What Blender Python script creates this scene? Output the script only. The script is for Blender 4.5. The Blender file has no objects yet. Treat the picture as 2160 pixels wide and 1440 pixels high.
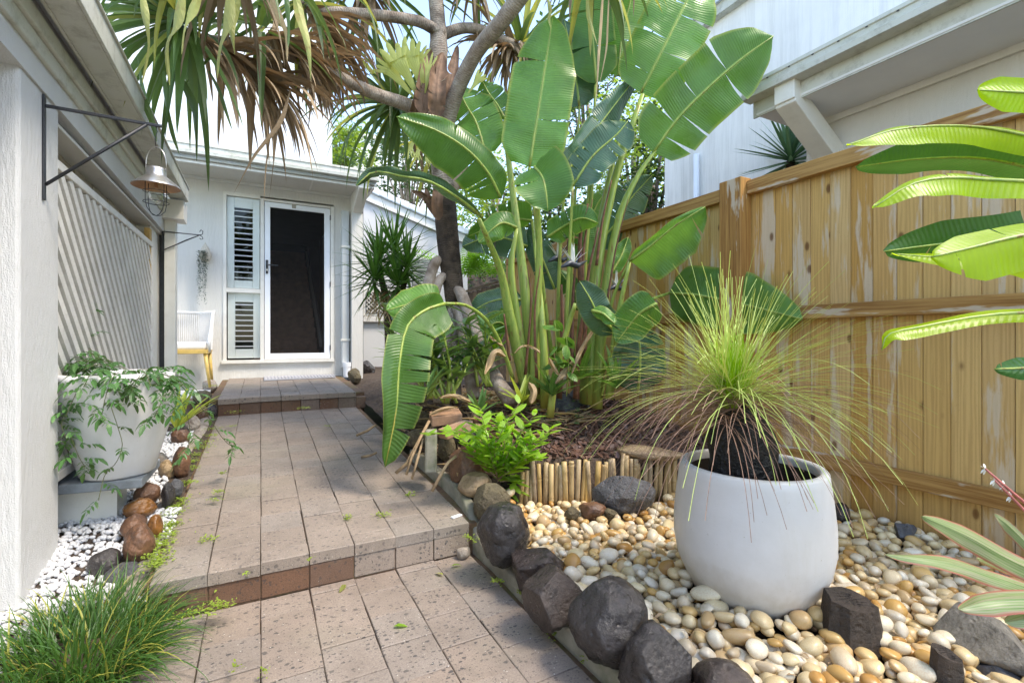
import bpy, math, random
from mathutils import Vector, Matrix, Euler, noise
random.seed(7)
R = random.random
def U(a, b): return random.uniform(a, b)
SC = bpy.context.scene
COL = SC.collection

# ---------------------------------------------------------------- camera, sky, sun, exposure
F = 1006.0; CX = 1080.0; HY = 711.0; EYE = 1.05
TH = math.atan(530 / 1006.0); CT, ST = math.cos(TH), math.sin(TH)
cam = bpy.data.cameras.new('camera'); cam.sensor_width = 36; cam.lens = 36 * F / 2160
cam.shift_y = -9 / 2160; cam.clip_start = 0.05; cam.clip_end = 600
co = bpy.data.objects.new('camera', cam); COL.objects.link(co)
co.location = (0, 0, EYE); co.rotation_euler = (math.radians(90), 0, -TH)
SC.camera = co
W = bpy.data.worlds.new('World'); SC.world = W; W.use_nodes = True
wn = W.node_tree; bg = wn.nodes['Background']
sky = wn.nodes.new('ShaderNodeTexSky'); sky.sky_type = 'NISHITA'; sky.sun_disc = False
SUN_EL, SUN_AZ = math.radians(58), math.radians(138)      # azimuth clockwise from +Y
sky.sun_elevation = SUN_EL; sky.sun_rotation = SUN_AZ; sky.air_density = 1.0; sky.dust_density = 0.8; sky.ozone_density = 1.0
wn.links.new(sky.outputs[0], bg.inputs[0]); bg.inputs[1].default_value = 0.15
sl = bpy.data.lights.new('sun', 'SUN'); sl.energy = 1.05; sl.angle = math.radians(14); sl.color = (1, .95, .87)
so = bpy.data.objects.new('sun', sl); COL.objects.link(so)
sd = Vector((math.sin(SUN_AZ) * math.cos(SUN_EL), math.cos(SUN_AZ) * math.cos(SUN_EL), math.sin(SUN_EL)))
so.rotation_euler = sd.to_track_quat('Z', 'Y').to_euler()
vs = SC.view_settings; vs.view_transform = 'Standard'; vs.look = 'None'; vs.exposure = 2.12; vs.gamma = 1; vs.use_curve_mapping = False
vs.use_white_balance = True; vs.white_balance_temperature = 7200; vs.white_balance_tint = 10
SC.cycles.max_bounces = 8; SC.cycles.transparent_max_bounces = 16

# ---------------------------------------------------------------- where things stand: view rays met with real planes
RT = Vector((CT, -ST, 0)); FW = Vector((ST, CT, 0)); UP = Vector((0, 0, 1)); CAM = Vector((0, 0, EYE))
def ray(px, py): return RT * ((px - CX) / F) + FW + UP * (-(py - HY) / F)
def at(px, py, d): return CAM + ray(px, py) * d
def onX(px, py, X): r = ray(px, py); return CAM + r * (X / r.x)
def onY(px, py, Y): r = ray(px, py); return CAM + r * (Y / r.y)
def onZ(px, py, z): r = ray(px, py); return CAM + r * ((z - EYE) / r.z)
def V(*a): return Vector(a)
def lerp(a, b, t): return a + (b - a) * t

# ---------------------------------------------------------------- mesh builder
class MB:
    def __init__(s): s.v = []; s.f = []; s.uv = []; s.has = False
    def face(s, idx, uv=None):
        s.f.append(tuple(idx)); s.uv.append(uv)
        if uv: s.has = True
    def quad(s, a, b, c, d, uv=None):
        n = len(s.v); s.v += [Vector(a), Vector(b), Vector(c), Vector(d)]; s.face((n, n+1, n+2, n+3), uv)
    def hexa(s, p):      # 8 points: bottom ring 0-3 (ccw from above), top ring 4-7
        n = len(s.v); s.v += [Vector(q) for q in p]
        for f in ((3,2,1,0), (4,5,6,7), (0,1,5,4), (1,2,6,5), (2,3,7,6), (3,0,4,7)): s.face([n+i for i in f])
    def box(s, x0, y0, z0, x1, y1, z1):
        s.hexa([(x0,y0,z0),(x1,y0,z0),(x1,y1,z0),(x0,y1,z0),(x0,y0,z1),(x1,y0,z1),(x1,y1,z1),(x0,y1,z1)])
    def obox(s, c, ax, ay, az):   # centre and half-axis vectors
        c = Vector(c); s.hexa([c+i*ax+j*ay+k*az for k in (-1,1) for i, j in ((-1,-1),(1,-1),(1,1),(-1,1))])
    def bar(s, a, b, w, h, up=UP):   # rectangular bar from a to b
        a, b = Vector(a), Vector(b); d = (b-a); L = d.length; d.normalize()
        x = d.cross(up)
        if x.length < 1e-4: x = d.cross(V(1, 0, 0))
        x.normalize(); y = x.cross(d)
        s.obox((a+b)/2, x*(w/2), d*(L/2), y*(h/2))
    def cham(s, x0, y0, z0, x1, y1, z1, c):  # box with chamfered top edges
        n = len(s.v)
        for z, k in ((z0, 0), (z1-c, 0), (z1, c)):
            s.v += [V(x0+k,y0+k,z), V(x1-k,y0+k,z), V(x1-k,y1-k,z), V(x0+k,y1-k,z)]
        for r in (0, 4):
            for i in range(4): j = (i+1) % 4; s.face((n+r+i, n+r+j, n+r+4+j, n+r+4+i))
        s.face((n+8, n+9, n+10, n+11)); s.face((n+3, n+2, n+1, n))
    def tube(s, pts, rad, n=8, cap=True, flat=1.0):
        pts = [Vector(p) for p in pts]
        if not hasattr(rad, '__len__'): rad = [rad]*len(pts)
        base = len(s.v); up = V(0.13, 0.21, 0.97); L = 0; px = None
        for i, p in enumerate(pts):
            d = (pts[min(i+1, len(pts)-1)] - pts[max(i-1, 0)]).normalized()
            x = (px - d*px.dot(d)) if px else d.cross(up if abs(d.dot(up)) < .95 else V(1,0,0))
            if x.length < 1e-5: x = d.cross(V(0,1,0))
            x.normalize(); px = x; y = d.cross(x)
            for k in range(n):
                a = 2*math.pi*k/n; s.v.append(p + (x*math.cos(a) + y*math.sin(a)*flat)*rad[i])
        for i in range(len(pts)-1):
            l2 = L + (pts[i+1]-pts[i]).length
            for k in range(n):
                j = (k+1) % n; a = base+i*n
                s.face((a+k, a+j, a+n+j, a+n+k), [(k/n, L), ((k+1)/n, L), ((k+1)/n, l2), (k/n, l2)])
            L = l2
        if cap:
            s.face([base+k for k in range(n)][::-1]); b2 = base+(len(pts)-1)*n; s.face([b2+k for k in range(n)])
    def lathe(s, prof, c=(0,0,0), n=32, close=False):   # prof: list of (r, z)
        c = Vector(c); base = len(s.v)
        for r, z in prof:
            for k in range(n):
                a = 2*math.pi*k/n; s.v.append(c + V(r*math.cos(a), r*math.sin(a), z))
        for i in range(len(prof)-1):
            for k in range(n):
                j = (k+1) % n; a = base+i*n; s.face((a+k, a+j, a+n+j, a+n+k))
        if close:
            s.face([base+k for k in range(n)][::-1]); b2 = base+(len(prof)-1)*n; s.face([b2+k for k in range(n)])
    def ribbon(s, pts, wid, side, fold=0.0, uvl=True):   # strip with a centre line raised or sunk by fold
        n0 = len(s.v); L = 0; n = len(pts)
        for i, p in enumerate(pts):
            sd_ = side[i] if isinstance(side, list) else side
            d = (pts[min(i+1, n-1)] - pts[max(i-1, 0)]); nr = sd_.cross(d)
            nr = nr.normalized() if nr.length > 1e-9 else UP
            w = wid[i]
            s.v += [p - sd_*w + nr*(w*fold), p.copy(), p + sd_*w + nr*(w*fold)]
        for i in range(n-1):
            l2 = L + (pts[i+1]-pts[i]).length; a = n0+3*i
            s.face((a, a+1, a+4, a+3), [(-1, L), (0, L), (0, l2), (-1, l2)])
            s.face((a+1, a+2, a+5, a+4), [(0, L), (1, L), (1, l2), (0, l2)]); L = l2
    def mesh(s, name, smooth=False):
        m = bpy.data.meshes.new(name); m.from_pydata([tuple(v) for v in s.v], [], s.f)
        if s.has:
            uv = m.uv_layers.new(name='UVMap'); i = 0; d = []
            for f, u in zip(s.f, s.uv):
                for k in range(len(f)): d += (u[k] if u else (0.0, 0.0))
            uv.data.foreach_set('uv', d)
        if smooth: m.polygons.foreach_set('use_smooth', [True]*len(m.polygons))
        m.update(); return m
ICO = {}
def ico(n):
    if n not in ICO:
        import bmesh
        b = bmesh.new(); bmesh.ops.create_icosphere(b, subdivisions=n, radius=1)
        ICO[n] = ([v.co.copy() for v in b.verts], [[v.index for v in f.verts] for f in b.faces]); b.free()
    return ICO[n]

# ---------------------------------------------------------------- objects, parts, tags
def wloc(o):
    p = V(0, 0, 0)
    while o: p += o.location; o = o.parent
    return p
def tag(o, label, cat, group=None):
    o['label'] = label; o['category'] = cat
    if group: o['group'] = group
    return o
def thing(name, label, cat, loc=(0, 0, 0), group=None):
    o = bpy.data.objects.new(name, None); COL.objects.link(o); o.location = loc; o.empty_display_size = .1
    return tag(o, label, cat, group)
def obj(name, mb, mat, parent=None, smooth=False, kind=None, loc=None, label=None):
    me = mb.mesh(name, smooth) if isinstance(mb, MB) else mb
    if mat is not None and not me.materials: me.materials.append(mat)
    o = bpy.data.objects.new(name, me); COL.objects.link(o)
    if parent is not None: o.parent = parent; o.location = (Vector(loc) if loc is not None else V(0,0,0)) - wloc(parent)
    elif loc is not None: o.location = loc
    if kind: o['kind'] = kind
    if label: o['label'] = label
    return o
def bevel(o, w, seg=2):
    m = o.modifiers.new('bevel', 'BEVEL'); m.width = w; m.segments = seg; m.limit_method = 'ANGLE'; m.angle_limit = math.radians(40); return o

# ---------------------------------------------------------------- materials
class NT:
    def __init__(s, name):
        s.m = bpy.data.materials.new(name); s.m.use_nodes = True; s.t = s.m.node_tree; s.b = s.t.nodes['Principled BSDF']; s.out = s.t.nodes['Material Output']
    def n(s, typ, props=None, **inp):
        nd = s.t.nodes.new('ShaderNode' + typ)
        for k, v in (props or {}).items(): setattr(nd, k, v)
        for k, v in inp.items():
            key = int(k[1:]) if k[0] == 'i' and k[1:].isdigit() else k.replace('_', ' ')
            s.set(nd.inputs[key], v)
        return nd
    def set(s, sock, v):
        if isinstance(v, bpy.types.NodeSocket): s.t.links.new(v, sock)
        elif isinstance(v, bpy.types.Node): s.t.links.new(v.outputs[0], sock)
        else:
            if sock.type == 'RGBA' and len(v) == 3: v = (*v, 1)
            sock.default_value = v
    def pos(s): return s.n('NewGeometry').outputs['Position']
    def oco(s):
        tc = s.n('TexCoord'); oi = s.n('ObjectInfo')
        sc = s.n('VectorMath', {'operation': 'SCALE'}, i0=V(17.3, 9.1, 13.7)); s.set(sc.inputs['Scale'], oi.outputs['Random'])
        return s.n('VectorMath', {'operation': 'ADD'}, i0=tc.outputs['Object'], i1=sc.outputs[0]).outputs[0]
    def mapp(s, vec, scale): return s.n('Mapping', None, Vector=vec, Scale=scale).outputs[0]
    def noise(s, vec, scale, det=4, rough=.6): return s.n('TexNoise', None, Vector=vec, Scale=float(scale), Detail=float(det), Roughness=rough).outputs['Fac']
    def ramp(s, fac, stops, interp='LINEAR'):
        nd = s.n('ValToRGB', None, Fac=fac); cr = nd.color_ramp; cr.interpolation = interp
        while len(cr.elements) < len(stops): cr.elements.new(.5)
        for e, (p, c) in zip(cr.elements, stops):
            e.position = p; e.color = (*c, 1) if hasattr(c, '__len__') else (c, c, c, 1)
        return nd.outputs[0]
    def mix(s, fac, a, b, typ='MIX'):
        nd = s.n('Mix', {'data_type': 'RGBA', 'blend_type': typ}); s.set(nd.inputs[0], fac); s.set(nd.inputs[6], a); s.set(nd.inputs[7], b); return nd.outputs[2]
    def math(s, op, a, b=0.0): return s.n('Math', {'operation': op}, i0=a, i1=b).outputs[0]
    def rnd(s): return s.n('ObjectInfo').outputs['Random']
    def bump(s, h, strength=.3, dist=.01, nrm=None):
        nd = s.n('Bump', None, Height=h, Strength=strength, Distance=dist)
        if nrm: s.set(nd.inputs['Normal'], nrm)
        return nd.outputs[0]
    def done(s, col=None, rough=.6, nrm=None, spec=.5, metal=0., transl=0., tcol=None, coat=0.):
        b = s.b
        if col is not None: s.set(b.inputs['Base Color'], col)
        s.set(b.inputs['Roughness'], rough); b.inputs['Specular IOR Level'].default_value = spec; b.inputs['Metallic'].default_value = metal
        if coat: b.inputs['Coat Weight'].default_value = coat; b.inputs['Coat Roughness'].default_value = .15
        if nrm is not None: s.set(b.inputs['Normal'], nrm)
        if transl:
            t = s.n('BsdfTranslucent'); s.set(t.inputs[0], tcol if tcol is not None else col)
            if nrm is not None: s.set(t.inputs[1], nrm)
            mx = s.n('MixShader', None, i0=transl, i1=b.outputs[0], i2=t.outputs[0]); s.t.links.new(mx.outputs[0], s.out.inputs[0])
        return s.m
def simple(name, c, rough=.6, var=.25, sc=8, bump=.0, bsc=60, spec=.5, metal=0., rand=0., coord='pos', dirt=None, coat=0., transl=0., tcol=None, dist=.004):
    m = NT(name); p = m.pos() if coord == 'pos' else m.oco()
    f = m.noise(p, sc, 5)
    c2 = [x*(1-var) for x in c]; c3 = [min(1, x*(1+var)) for x in c]
    col = m.ramp(f, [(.3, c2), (.7, c3)])
    if dirt: col = m.mix(m.ramp(m.noise(p, dirt[1], 6, .7), [(.5, 0.), (.72, dirt[2])]), col, dirt[0])
    if rand:
        h = m.n('HueSaturation', None, Color=col); m.set(h.inputs['Value'], m.n('MapRange', None, i0=m.rnd(), i1=0., i2=1., i3=1-rand, i4=1+rand).outputs[0]); col = h.outputs[0]
    nr = m.bump(m.noise(p, bsc, 4), bump, dist) if bump else None
    return m.done(col, rough, nr, spec, metal, transl, tcol, coat)
# ================================================================ materials
def m_stucco(name, c, streak=.0, tex=.5, sc=1.0, dirtc=(.25,.25,.23)):
    m = NT(name); p = m.pos()
    v = m.noise(m.mapp(p, (55*sc, 55*sc, 9*sc)), 1., 5); g = m.noise(p, 160*sc, 3)
    big = m.noise(p, 1.7, 4)
    col = m.ramp(big, [(.25, [x*.88 for x in c]), (.75, c)])
    if streak:
        s1 = m.noise(m.mapp(p, (9, 9, .55)), 1., 6, .75); s2 = m.noise(m.mapp(p, (30, 30, 1.0)), 1., 4, .7); big2 = m.noise(p, .5, 3)
        k = m.math('MULTIPLY', m.ramp(m.math('MULTIPLY', s1, m.math('ADD', s2, .5)), [(.42, 0.), (.75, 1.)]), m.ramp(big2, [(.3, .25), (.7, 1.)]))
        col = m.mix(m.math('MULTIPLY', k, streak), col, dirtc)
    sp = m.ramp(m.noise(p, 420, 2), [(.26, .55), (.33, 0.)])
    col = m.mix(m.math('MULTIPLY', sp, .35), col, [x*.45 for x in c])
    h = m.math('ADD', m.math('MULTIPLY', v, .7), m.math('MULTIPLY', g, .3))
    return m.done(col, .85, m.bump(h, tex, .012), .25)
STUCCO = m_stucco('house_stucco', (.72, .70, .66), .1, .75)
STUCCO_GRAIN = m_stucco('grain_stucco', (.69, .69, .69), .05, .85, 1.6)
STUCCO_OLD = m_stucco('stained_stucco', (.90, .89, .87), .7, .4, .9, (.45, .45, .43))
TRIM = simple('white_trim_paint', (.74, .72, .67), .5, .06, 3, .12, 40, dirt=((.45, .42, .36), 7, .25))
WHITEALU = simple('white_aluminium', (.82, .84, .88), .35, .04, 3, 0, spec=.5)
SHUT = simple('shutter_paint', (.75, .78, .77), .35, .05, 3)
GUT = NT('painted_gutter')
_p = GUT.pos(); GUT.b.inputs['Roughness'].default_value = .5
GUTM = GUT.done(GUT.mix(GUT.ramp(GUT.noise(_p, 9, 7, .75), [(.5, 0.), (.72, .65)]), GUT.mix(GUT.ramp(GUT.noise(_p, 2.5, 4), [(.35, 0.), (.7, .45)]), (.60, .60, .56), (.50, .52, .36)), (.24, .23, .18)), .5, GUT.bump(GUT.noise(_p, 60, 3), .1, .003), .4)
SOFFIT = simple('soffit_sheet', (.62, .60, .555), .6, .07, 2.2, .05, 30, dirt=((.4, .37, .32), 22, .22))
LATT = simple('lattice_paint', (.72, .69, .65), .5, .1, 6, .15, 50, rand=.05, dirt=((.4, .36, .3), 30, .3))
FIBRO = simple('fibre_sheet', (.25, .23, .20), .6, .08, 3, .1, 30)
SHEETP = simple('tan_sheet', (.46, .41, .34), .6, .08, 3, .1, 30, rand=.06)
ROUGHPINE = simple('raw_pine_end', (.50, .31, .10), .7, .2, 20)
BLACK = simple('black_iron', (.022, .024, .03), .45, .3, 30, .4, 120, spec=.5, dirt=((.09, .08, .075), 25, .3))
def m_timber():
    m = NT('fence_timber'); p = m.pos(); r = m.rnd()
    off = m.n('CombineXYZ', None, X=m.math('MULTIPLY', r, 31.), Y=m.math('MULTIPLY', r, 17.), Z=m.math('MULTIPLY', r, 53.))
    q = m.n('VectorMath', {'operation': 'ADD'}, i0=p, i1=off.outputs[0]).outputs[0]
    w = m.noise(m.mapp(q, (3, 3, 1.0)), 1., 2)
    gr = m.noise(m.mapp(q, (55, 55, 2.6)), 1., 6, .7)
    ring = m.n('TexWave', {'wave_type': 'BANDS', 'bands_direction': 'Y'}, Vector=m.mapp(q, (6, 6, .35)), Scale=3.2, Distortion=9., Detail=2., i4=1.2).outputs['Fac']
    hues = m.ramp(r, [(0., (.60, .345, .095)), (.2, (.66, .43, .17)), (.4, (.50, .265, .065)), (.6, (.66, .46, .22)), (.8, (.56, .30, .075)), (1., (.62, .39, .14))])
    dark = m.mix(.55, hues, (.22, .10, .025))
    col = m.mix(m.ramp(m.math('ADD', m.math('MULTIPLY', ring, .22), m.math('MULTIPLY', gr, .78)), [(.38, .5), (.60, 0.)]), hues, dark)
    # bleached flaking patches with ragged vertical edges
    pn = m.noise(m.mapp(q, (13, 13, 1.5)), 1., 7, .62); patch = m.ramp(pn, [(.54, 0.), (.60, 1.)])
    pale = m.mix(m.ramp(gr, [(.35, 0.), (.65, .6)]), (.66, .55, .42), (.50, .40, .29))
    col = m.mix(m.math('MULTIPLY', patch, .72), col, pale)
    kn = m.n('TexVoronoi', None, Vector=m.mapp(q, (9.5, 9.5, 4.6)), Scale=1., Randomness=1.).outputs['Distance']
    col = m.mix(m.ramp(kn, [(.05, .9), (.10, .75), (.13, .25), (.17, 0.)]), col, (.14, .055, .015))
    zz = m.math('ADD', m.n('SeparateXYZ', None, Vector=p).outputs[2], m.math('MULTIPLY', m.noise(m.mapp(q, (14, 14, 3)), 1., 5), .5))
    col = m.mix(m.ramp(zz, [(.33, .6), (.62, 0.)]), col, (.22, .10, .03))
    dots = m.ramp(m.noise(q, 260, 2), [(.27, .5), (.34, 0.)]); col = m.mix(dots, col, (.15, .07, .02))
    h = m.math('ADD', gr, m.math('MULTIPLY', patch, .25))
    return m.done(col, .7, m.bump(h, .35, .004), .3)
TIMBER = m_timber()
def m_timber2(name, a, b, ax='Y'):   # rails and posts: grain along one axis
    m = NT(name); p = m.oco(); s = {'Y': (60, 2, 60), 'Z': (60, 60, 2)}[ax]
    gr = m.noise(m.mapp(p, s), 1., 5, .65); pt = m.noise(m.mapp(p, tuple(x*.16 if x > 9 else x*.8 for x in s)), 1., 5)
    col = m.mix(m.ramp(gr, [(.38, 0.), (.62, 1.)]), b, a)
    col = m.mix(m.ramp(pt, [(.57, 0.), (.60, .85)]), col, (.55, .45, .34))
    return m.done(col, .7, m.bump(gr, .4, .004), .3)
RAIL = m_timber2('rail_timber', (.46, .26, .085), (.26, .12, .032))
POST = m_timber2('post_timber', (.44, .23, .065), (.24, .105, .028), 'Z')
OLDFENCE = simple('old_dark_fence', (.13, .085, .05), .8, .4, 20, .3, 60, rand=.3)
def m_paver(name, a, b, speck):
    m = NT(name); p = m.pos(); r = m.rnd(); r2 = m.math('FRACT', m.math('MULTIPLY', r, 7.31))
    base = m.mix(r, a, b)
    base = m.mix(m.ramp(r2, [(.62, 0.), (.8, .4)]), base, (.29, .27, .25))
    blotch = m.noise(p, 3.1, 5); base = m.mix(m.ramp(blotch, [(.32, .5), (.6, 0.)]), base, [x*.55 for x in a])
    fine = m.noise(p, 210, 4, .75); base = m.mix(m.ramp(fine, [(.36, .55), (.60, 0.)]), base, [x*.42 for x in b])
    st = m.noise(p, 9., 6, .7); base = m.mix(m.ramp(st, [(.50, 0.), (.70, .5)]), base, [x*.5 for x in a])
    base = m.mix(m.ramp(m.noise(p, 1.6, 4), [(.52, 0.), (.7, .35)]), base, (.20, .19, .14))
    jit = m.n('VectorMath', {'operation': 'SCALE'}, i0=m.n('TexNoise', None, Vector=p, Scale=95., Detail=2.).outputs['Color']); jit.inputs['Scale'].default_value = .014
    pj = m.n('VectorMath', {'operation': 'ADD'}, i0=m.mapp(p, (1, 1.5, 1)), i1=jit.outputs[0]).outputs[0]
    def specks(sc, thr, a_, b_):
        vo = m.n('TexVoronoi', None, Vector=pj, Scale=sc, Randomness=1.); sc_ = m.n('SeparateColor', None, Color=vo.outputs['Color'])
        rad = m.math('MULTIPLY', sc_.outputs[1], .22); k_ = m.math('GREATER_THAN', sc_.outputs[0], thr)
        return m.math('MULTIPLY', m.ramp(m.math('ADD', vo.outputs['Distance'], rad), [(a_, 1.), (b_, 0.)]), k_)
    dk = m.math('MAXIMUM', specks(48., .62, .40, .46), specks(110., .72, .36, .46))
    dk = m.math('MULTIPLY', dk, m.ramp(m.noise(p, 5., 3), [(.3, .35), (.6, 1.)]))
    col = m.mix(m.math('MULTIPLY', dk, speck), base, (.035, .037, .042))
    vo2 = m.n('TexVoronoi', None, Vector=p, Scale=90., Randomness=1.)
    wh = m.math('MULTIPLY', m.ramp(vo2.outputs['Distance'], [(.14, 1.), (.2, 0.)]), m.math('GREATER_THAN', m.n('SeparateColor', None, Color=vo2.outputs['Color']).outputs[1], .9))
    col = m.mix(m.math('MULTIPLY', wh, .6), col, (.7, .68, .62))
    wet = m.noise(p, .9, 3)
    return m.done(col, m.ramp(wet, [(.4, .5), (.6, .8)]), m.bump(m.math('ADD', fine, m.math('MULTIPLY', dk, -.5)), .45, .003), .35)
PAVER = m_paver('speckled_paver', (.345, .278, .23), (.32, .252, .205), .78)
PAVER_UP = m_paver('terrace_paver', (.345, .283, .236), (.32, .258, .212), .6)
BRICKFACE = m_paver('riser_brick', (.19, .098, .058), (.14, .08, .052), .6)
JOINT = simple('joint_sand', (.15, .09, .055), .9, .4, 40, dirt=((.12, .15, .03), 7, .7))
CONC = simple('mossy_concrete', (.27, .25, .20), .8, .3, 9, .5, 60, dirt=((.09, .11, .03), 5, .8))
SOIL = simple('dark_soil', (.07, .048, .034), .9, .5, 30, 1., 50, dist=.02)
MULCH = simple('bark_mulch', (.10, .05, .034), .5, .5, 25, .4, 80, rand=.4, spec=.5)
def m_pebble():
    m = NT('river_pebble'); p = m.oco(); oi = m.n('ObjectInfo')
    c = oi.outputs['Color']
    n1 = m.noise(p, 14, 5, .6); n2 = m.noise(p, 60, 4, .7)
    col = m.mix(m.ramp(n1, [(.42, 0.), (.66, .7)]), c, m.mix(.5, c, (.45, .21, .045)))
    col = m.mix(m.ramp(n2, [(.60, 0.), (.72, .5)]), col, (.22, .13, .06))
    return m.done(col, .32, m.bump(n2, .1, .002), .5)
PEB = m_pebble()
def m_pebblestuff():
    m = NT('river_pebble_mass'); p = m.pos(); at_ = m.n('Attribute', {'attribute_name': 'tone'}).outputs['Color']
    n1 = m.noise(p, 40, 4)
    return m.done(m.mix(m.ramp(n1, [(.42, 0.), (.66, .6)]), at_, m.mix(.5, at_, (.45, .21, .045))), .35, None, .5)
PEBM = m_pebblestuff()
WPEB = simple('white_gravel_stone', (.62, .62, .63), .6, .16, 60, .2, 120, rand=.05)
def m_boulder(name, c, c2, rough=.35, pit=.5, wet=.6):
    m = NT(name); p = m.oco()
    a = m.noise(p, 17, 7, .7); b_ = m.noise(p, 130, 5, .75); d = m.noise(p, 48, 6, .7)
    col = m.ramp(a, [(.3, c2), (.52, c), (.75, [min(1, x*1.6) for x in c])])
    col = m.mix(m.ramp(b_, [(.62, 0.), (.72, .35)]), col, [min(1, x*2.2+.03) for x in c])
    return m.done(col, m.ramp(a, [(.40, rough), (.70, min(.9, rough+.22))]), m.bump(m.math('ADD', m.math('ADD', m.math('MULTIPLY', b_, .35), d), m.math('MULTIPLY', m.ramp(m.n('TexVoronoi', None, Vector=p, Scale=42.).outputs['Distance'], [(.0, 0.), (.35, 1.)]), .5)), min(1., pit*1.8), .016), .5)
BOULDER = m_boulder('wet_basalt', (.042, .036, .035), (.014, .013, .0135), .09, .3)
BOULDER2 = m_boulder('wet_brown_basalt', (.056, .041, .035), (.018, .015, .0145), .10, .3)
BROWNST = m_boulder('brown_river_stone', (.145, .072, .040), (.05, .028, .020), .28, .22)
ORANGEST = m_boulder('orange_river_stone', (.20, .085, .022), (.085, .036, .014), .22, .15)
TANST = m_boulder('tan_stone', (.30, .21, .12), (.15, .09, .05), .4, .3)
GREYST = m_boulder('grey_slate', (.10, .10, .108), (.045, .045, .05), .4, .5)
MOSSST = m_boulder('mossy_stone', (.13, .105, .06), (.07, .055, .035), .7, .6)
PALEST = m_boulder('pale_mortared_stone', (.36, .31, .26), (.18, .13, .10), .7, .5)
SLATE = m_boulder('lichen_slab', (.24, .215, .18), (.10, .085, .07), .7, .7)
CHAR = m_boulder('charred_wood', (.055, .040, .032), (.018, .014, .013), .6, .8)
BRICKR = simple('loose_brick', (.33, .19, .115), .75, .2, 25, .35, 90, dirt=((.5, .46, .4), 6, .35))
def m_pot():
    m = NT('weathered_white_pot'); p = m.pos(); z = m.n('SeparateXYZ', None, Vector=p).outputs[2]
    col = m.ramp(m.noise(p, 4, 5), [(.3, (.60, .595, .60)), (.7, (.70, .69, .70))])
    col = m.mix(m.ramp(m.noise(m.mapp(p, (14, 14, 2.5)), 1., 6, .7), [(.52, 0.), (.75, .35)]), col, (.52, .49, .44))
    col = m.mix(m.ramp(m.noise(p, 90, 3), [(.24, .6), (.30, 0.)]), col, (.3, .26, .2))
    low = m.math('ADD', z, m.math('MULTIPLY', m.noise(p, 16, 5), .16))
    col = m.mix(m.ramp(low, [(.20, .75), (.30, .25), (.38, 0.)]), col, (.36, .29, .20))
    return m.done(col, m.ramp(m.noise(p, 6, 4), [(.35, .38), (.65, .62)]), m.bump(m.math('ADD', m.noise(p, 18, 4), m.math('MULTIPLY', m.noise(p, 120, 3), .25)), .12, .006), .5)
POTW = m_pot()
POTIN = simple('pot_inside', (.06, .048, .038), .8, .3, 10)
SLABG = simple('grey_slab', (.20, .225, .25), .6, .25, 12, .3, 60, dirt=((.1, .11, .12), 20, .5))
def m_bamboo():
    m = NT('weathered_bamboo'); p = m.oco(); r = m.rnd()
    c = m.ramp(r, [(0., (.50, .34, .14)), (.35, (.42, .33, .22)), (.6, (.55, .36, .12)), (.8, (.36, .29, .21)), (1., (.58, .42, .20))])
    s_ = m.noise(m.mapp(p, (14, 14, 5)), 1., 5); g = m.noise(m.mapp(p, (150, 150, 6)), 1., 3)
    col = m.mix(m.ramp(s_, [(.53, 0.), (.68, .9)]), c, (.10, .055, .025))
    col = m.mix(m.ramp(g, [(.35, .35), (.6, 0.)]), col, (.2, .12, .05))
    return m.done(col, .45, m.bump(g, .2, .002), .4)
BAMBOO = m_bamboo()
def m_bark(name, a, b, dark, ring=58., rs=.35):
    m = NT(name); p = m.pos(); uv = m.n('TexCoord').outputs['UV']
    sep = m.n('SeparateXYZ', None, Vector=uv)
    wob = m.math('MULTIPLY', m.noise(p, 12, 5), .07)
    w = m.math('SINE', m.math('MULTIPLY', m.math('ADD', sep.outputs[1], wob), ring*6.28))
    n1 = m.noise(p, 14, 6, .7); n2 = m.noise(p, 70, 4)
    col = m.mix(m.ramp(n1, [(.35, 0.), (.65, 1.)]), b, a)
    col = m.mix(m.math('MULTIPLY', m.ramp(w, [(.0, 0.), (.9, 1.)]), rs*.6), col, dark)
    col = m.mix(m.ramp(m.noise(p, 4.2, 5), [(.52, 0.), (.68, .85)]), col, dark)
    return m.done(col, .85, m.bump(m.math('ADD', m.math('MULTIPLY', w, -.35*rs), m.math('ADD', n1, m.math('MULTIPLY', n2, .5))), .8, .012), .2)
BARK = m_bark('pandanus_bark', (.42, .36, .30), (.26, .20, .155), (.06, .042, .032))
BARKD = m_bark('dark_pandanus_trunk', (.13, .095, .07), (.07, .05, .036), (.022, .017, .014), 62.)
ROOTB = m_bark('stilt_root_bark', (.42, .36, .31), (.29, .225, .175), (.12, .085, .06), 5., .2)
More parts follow.
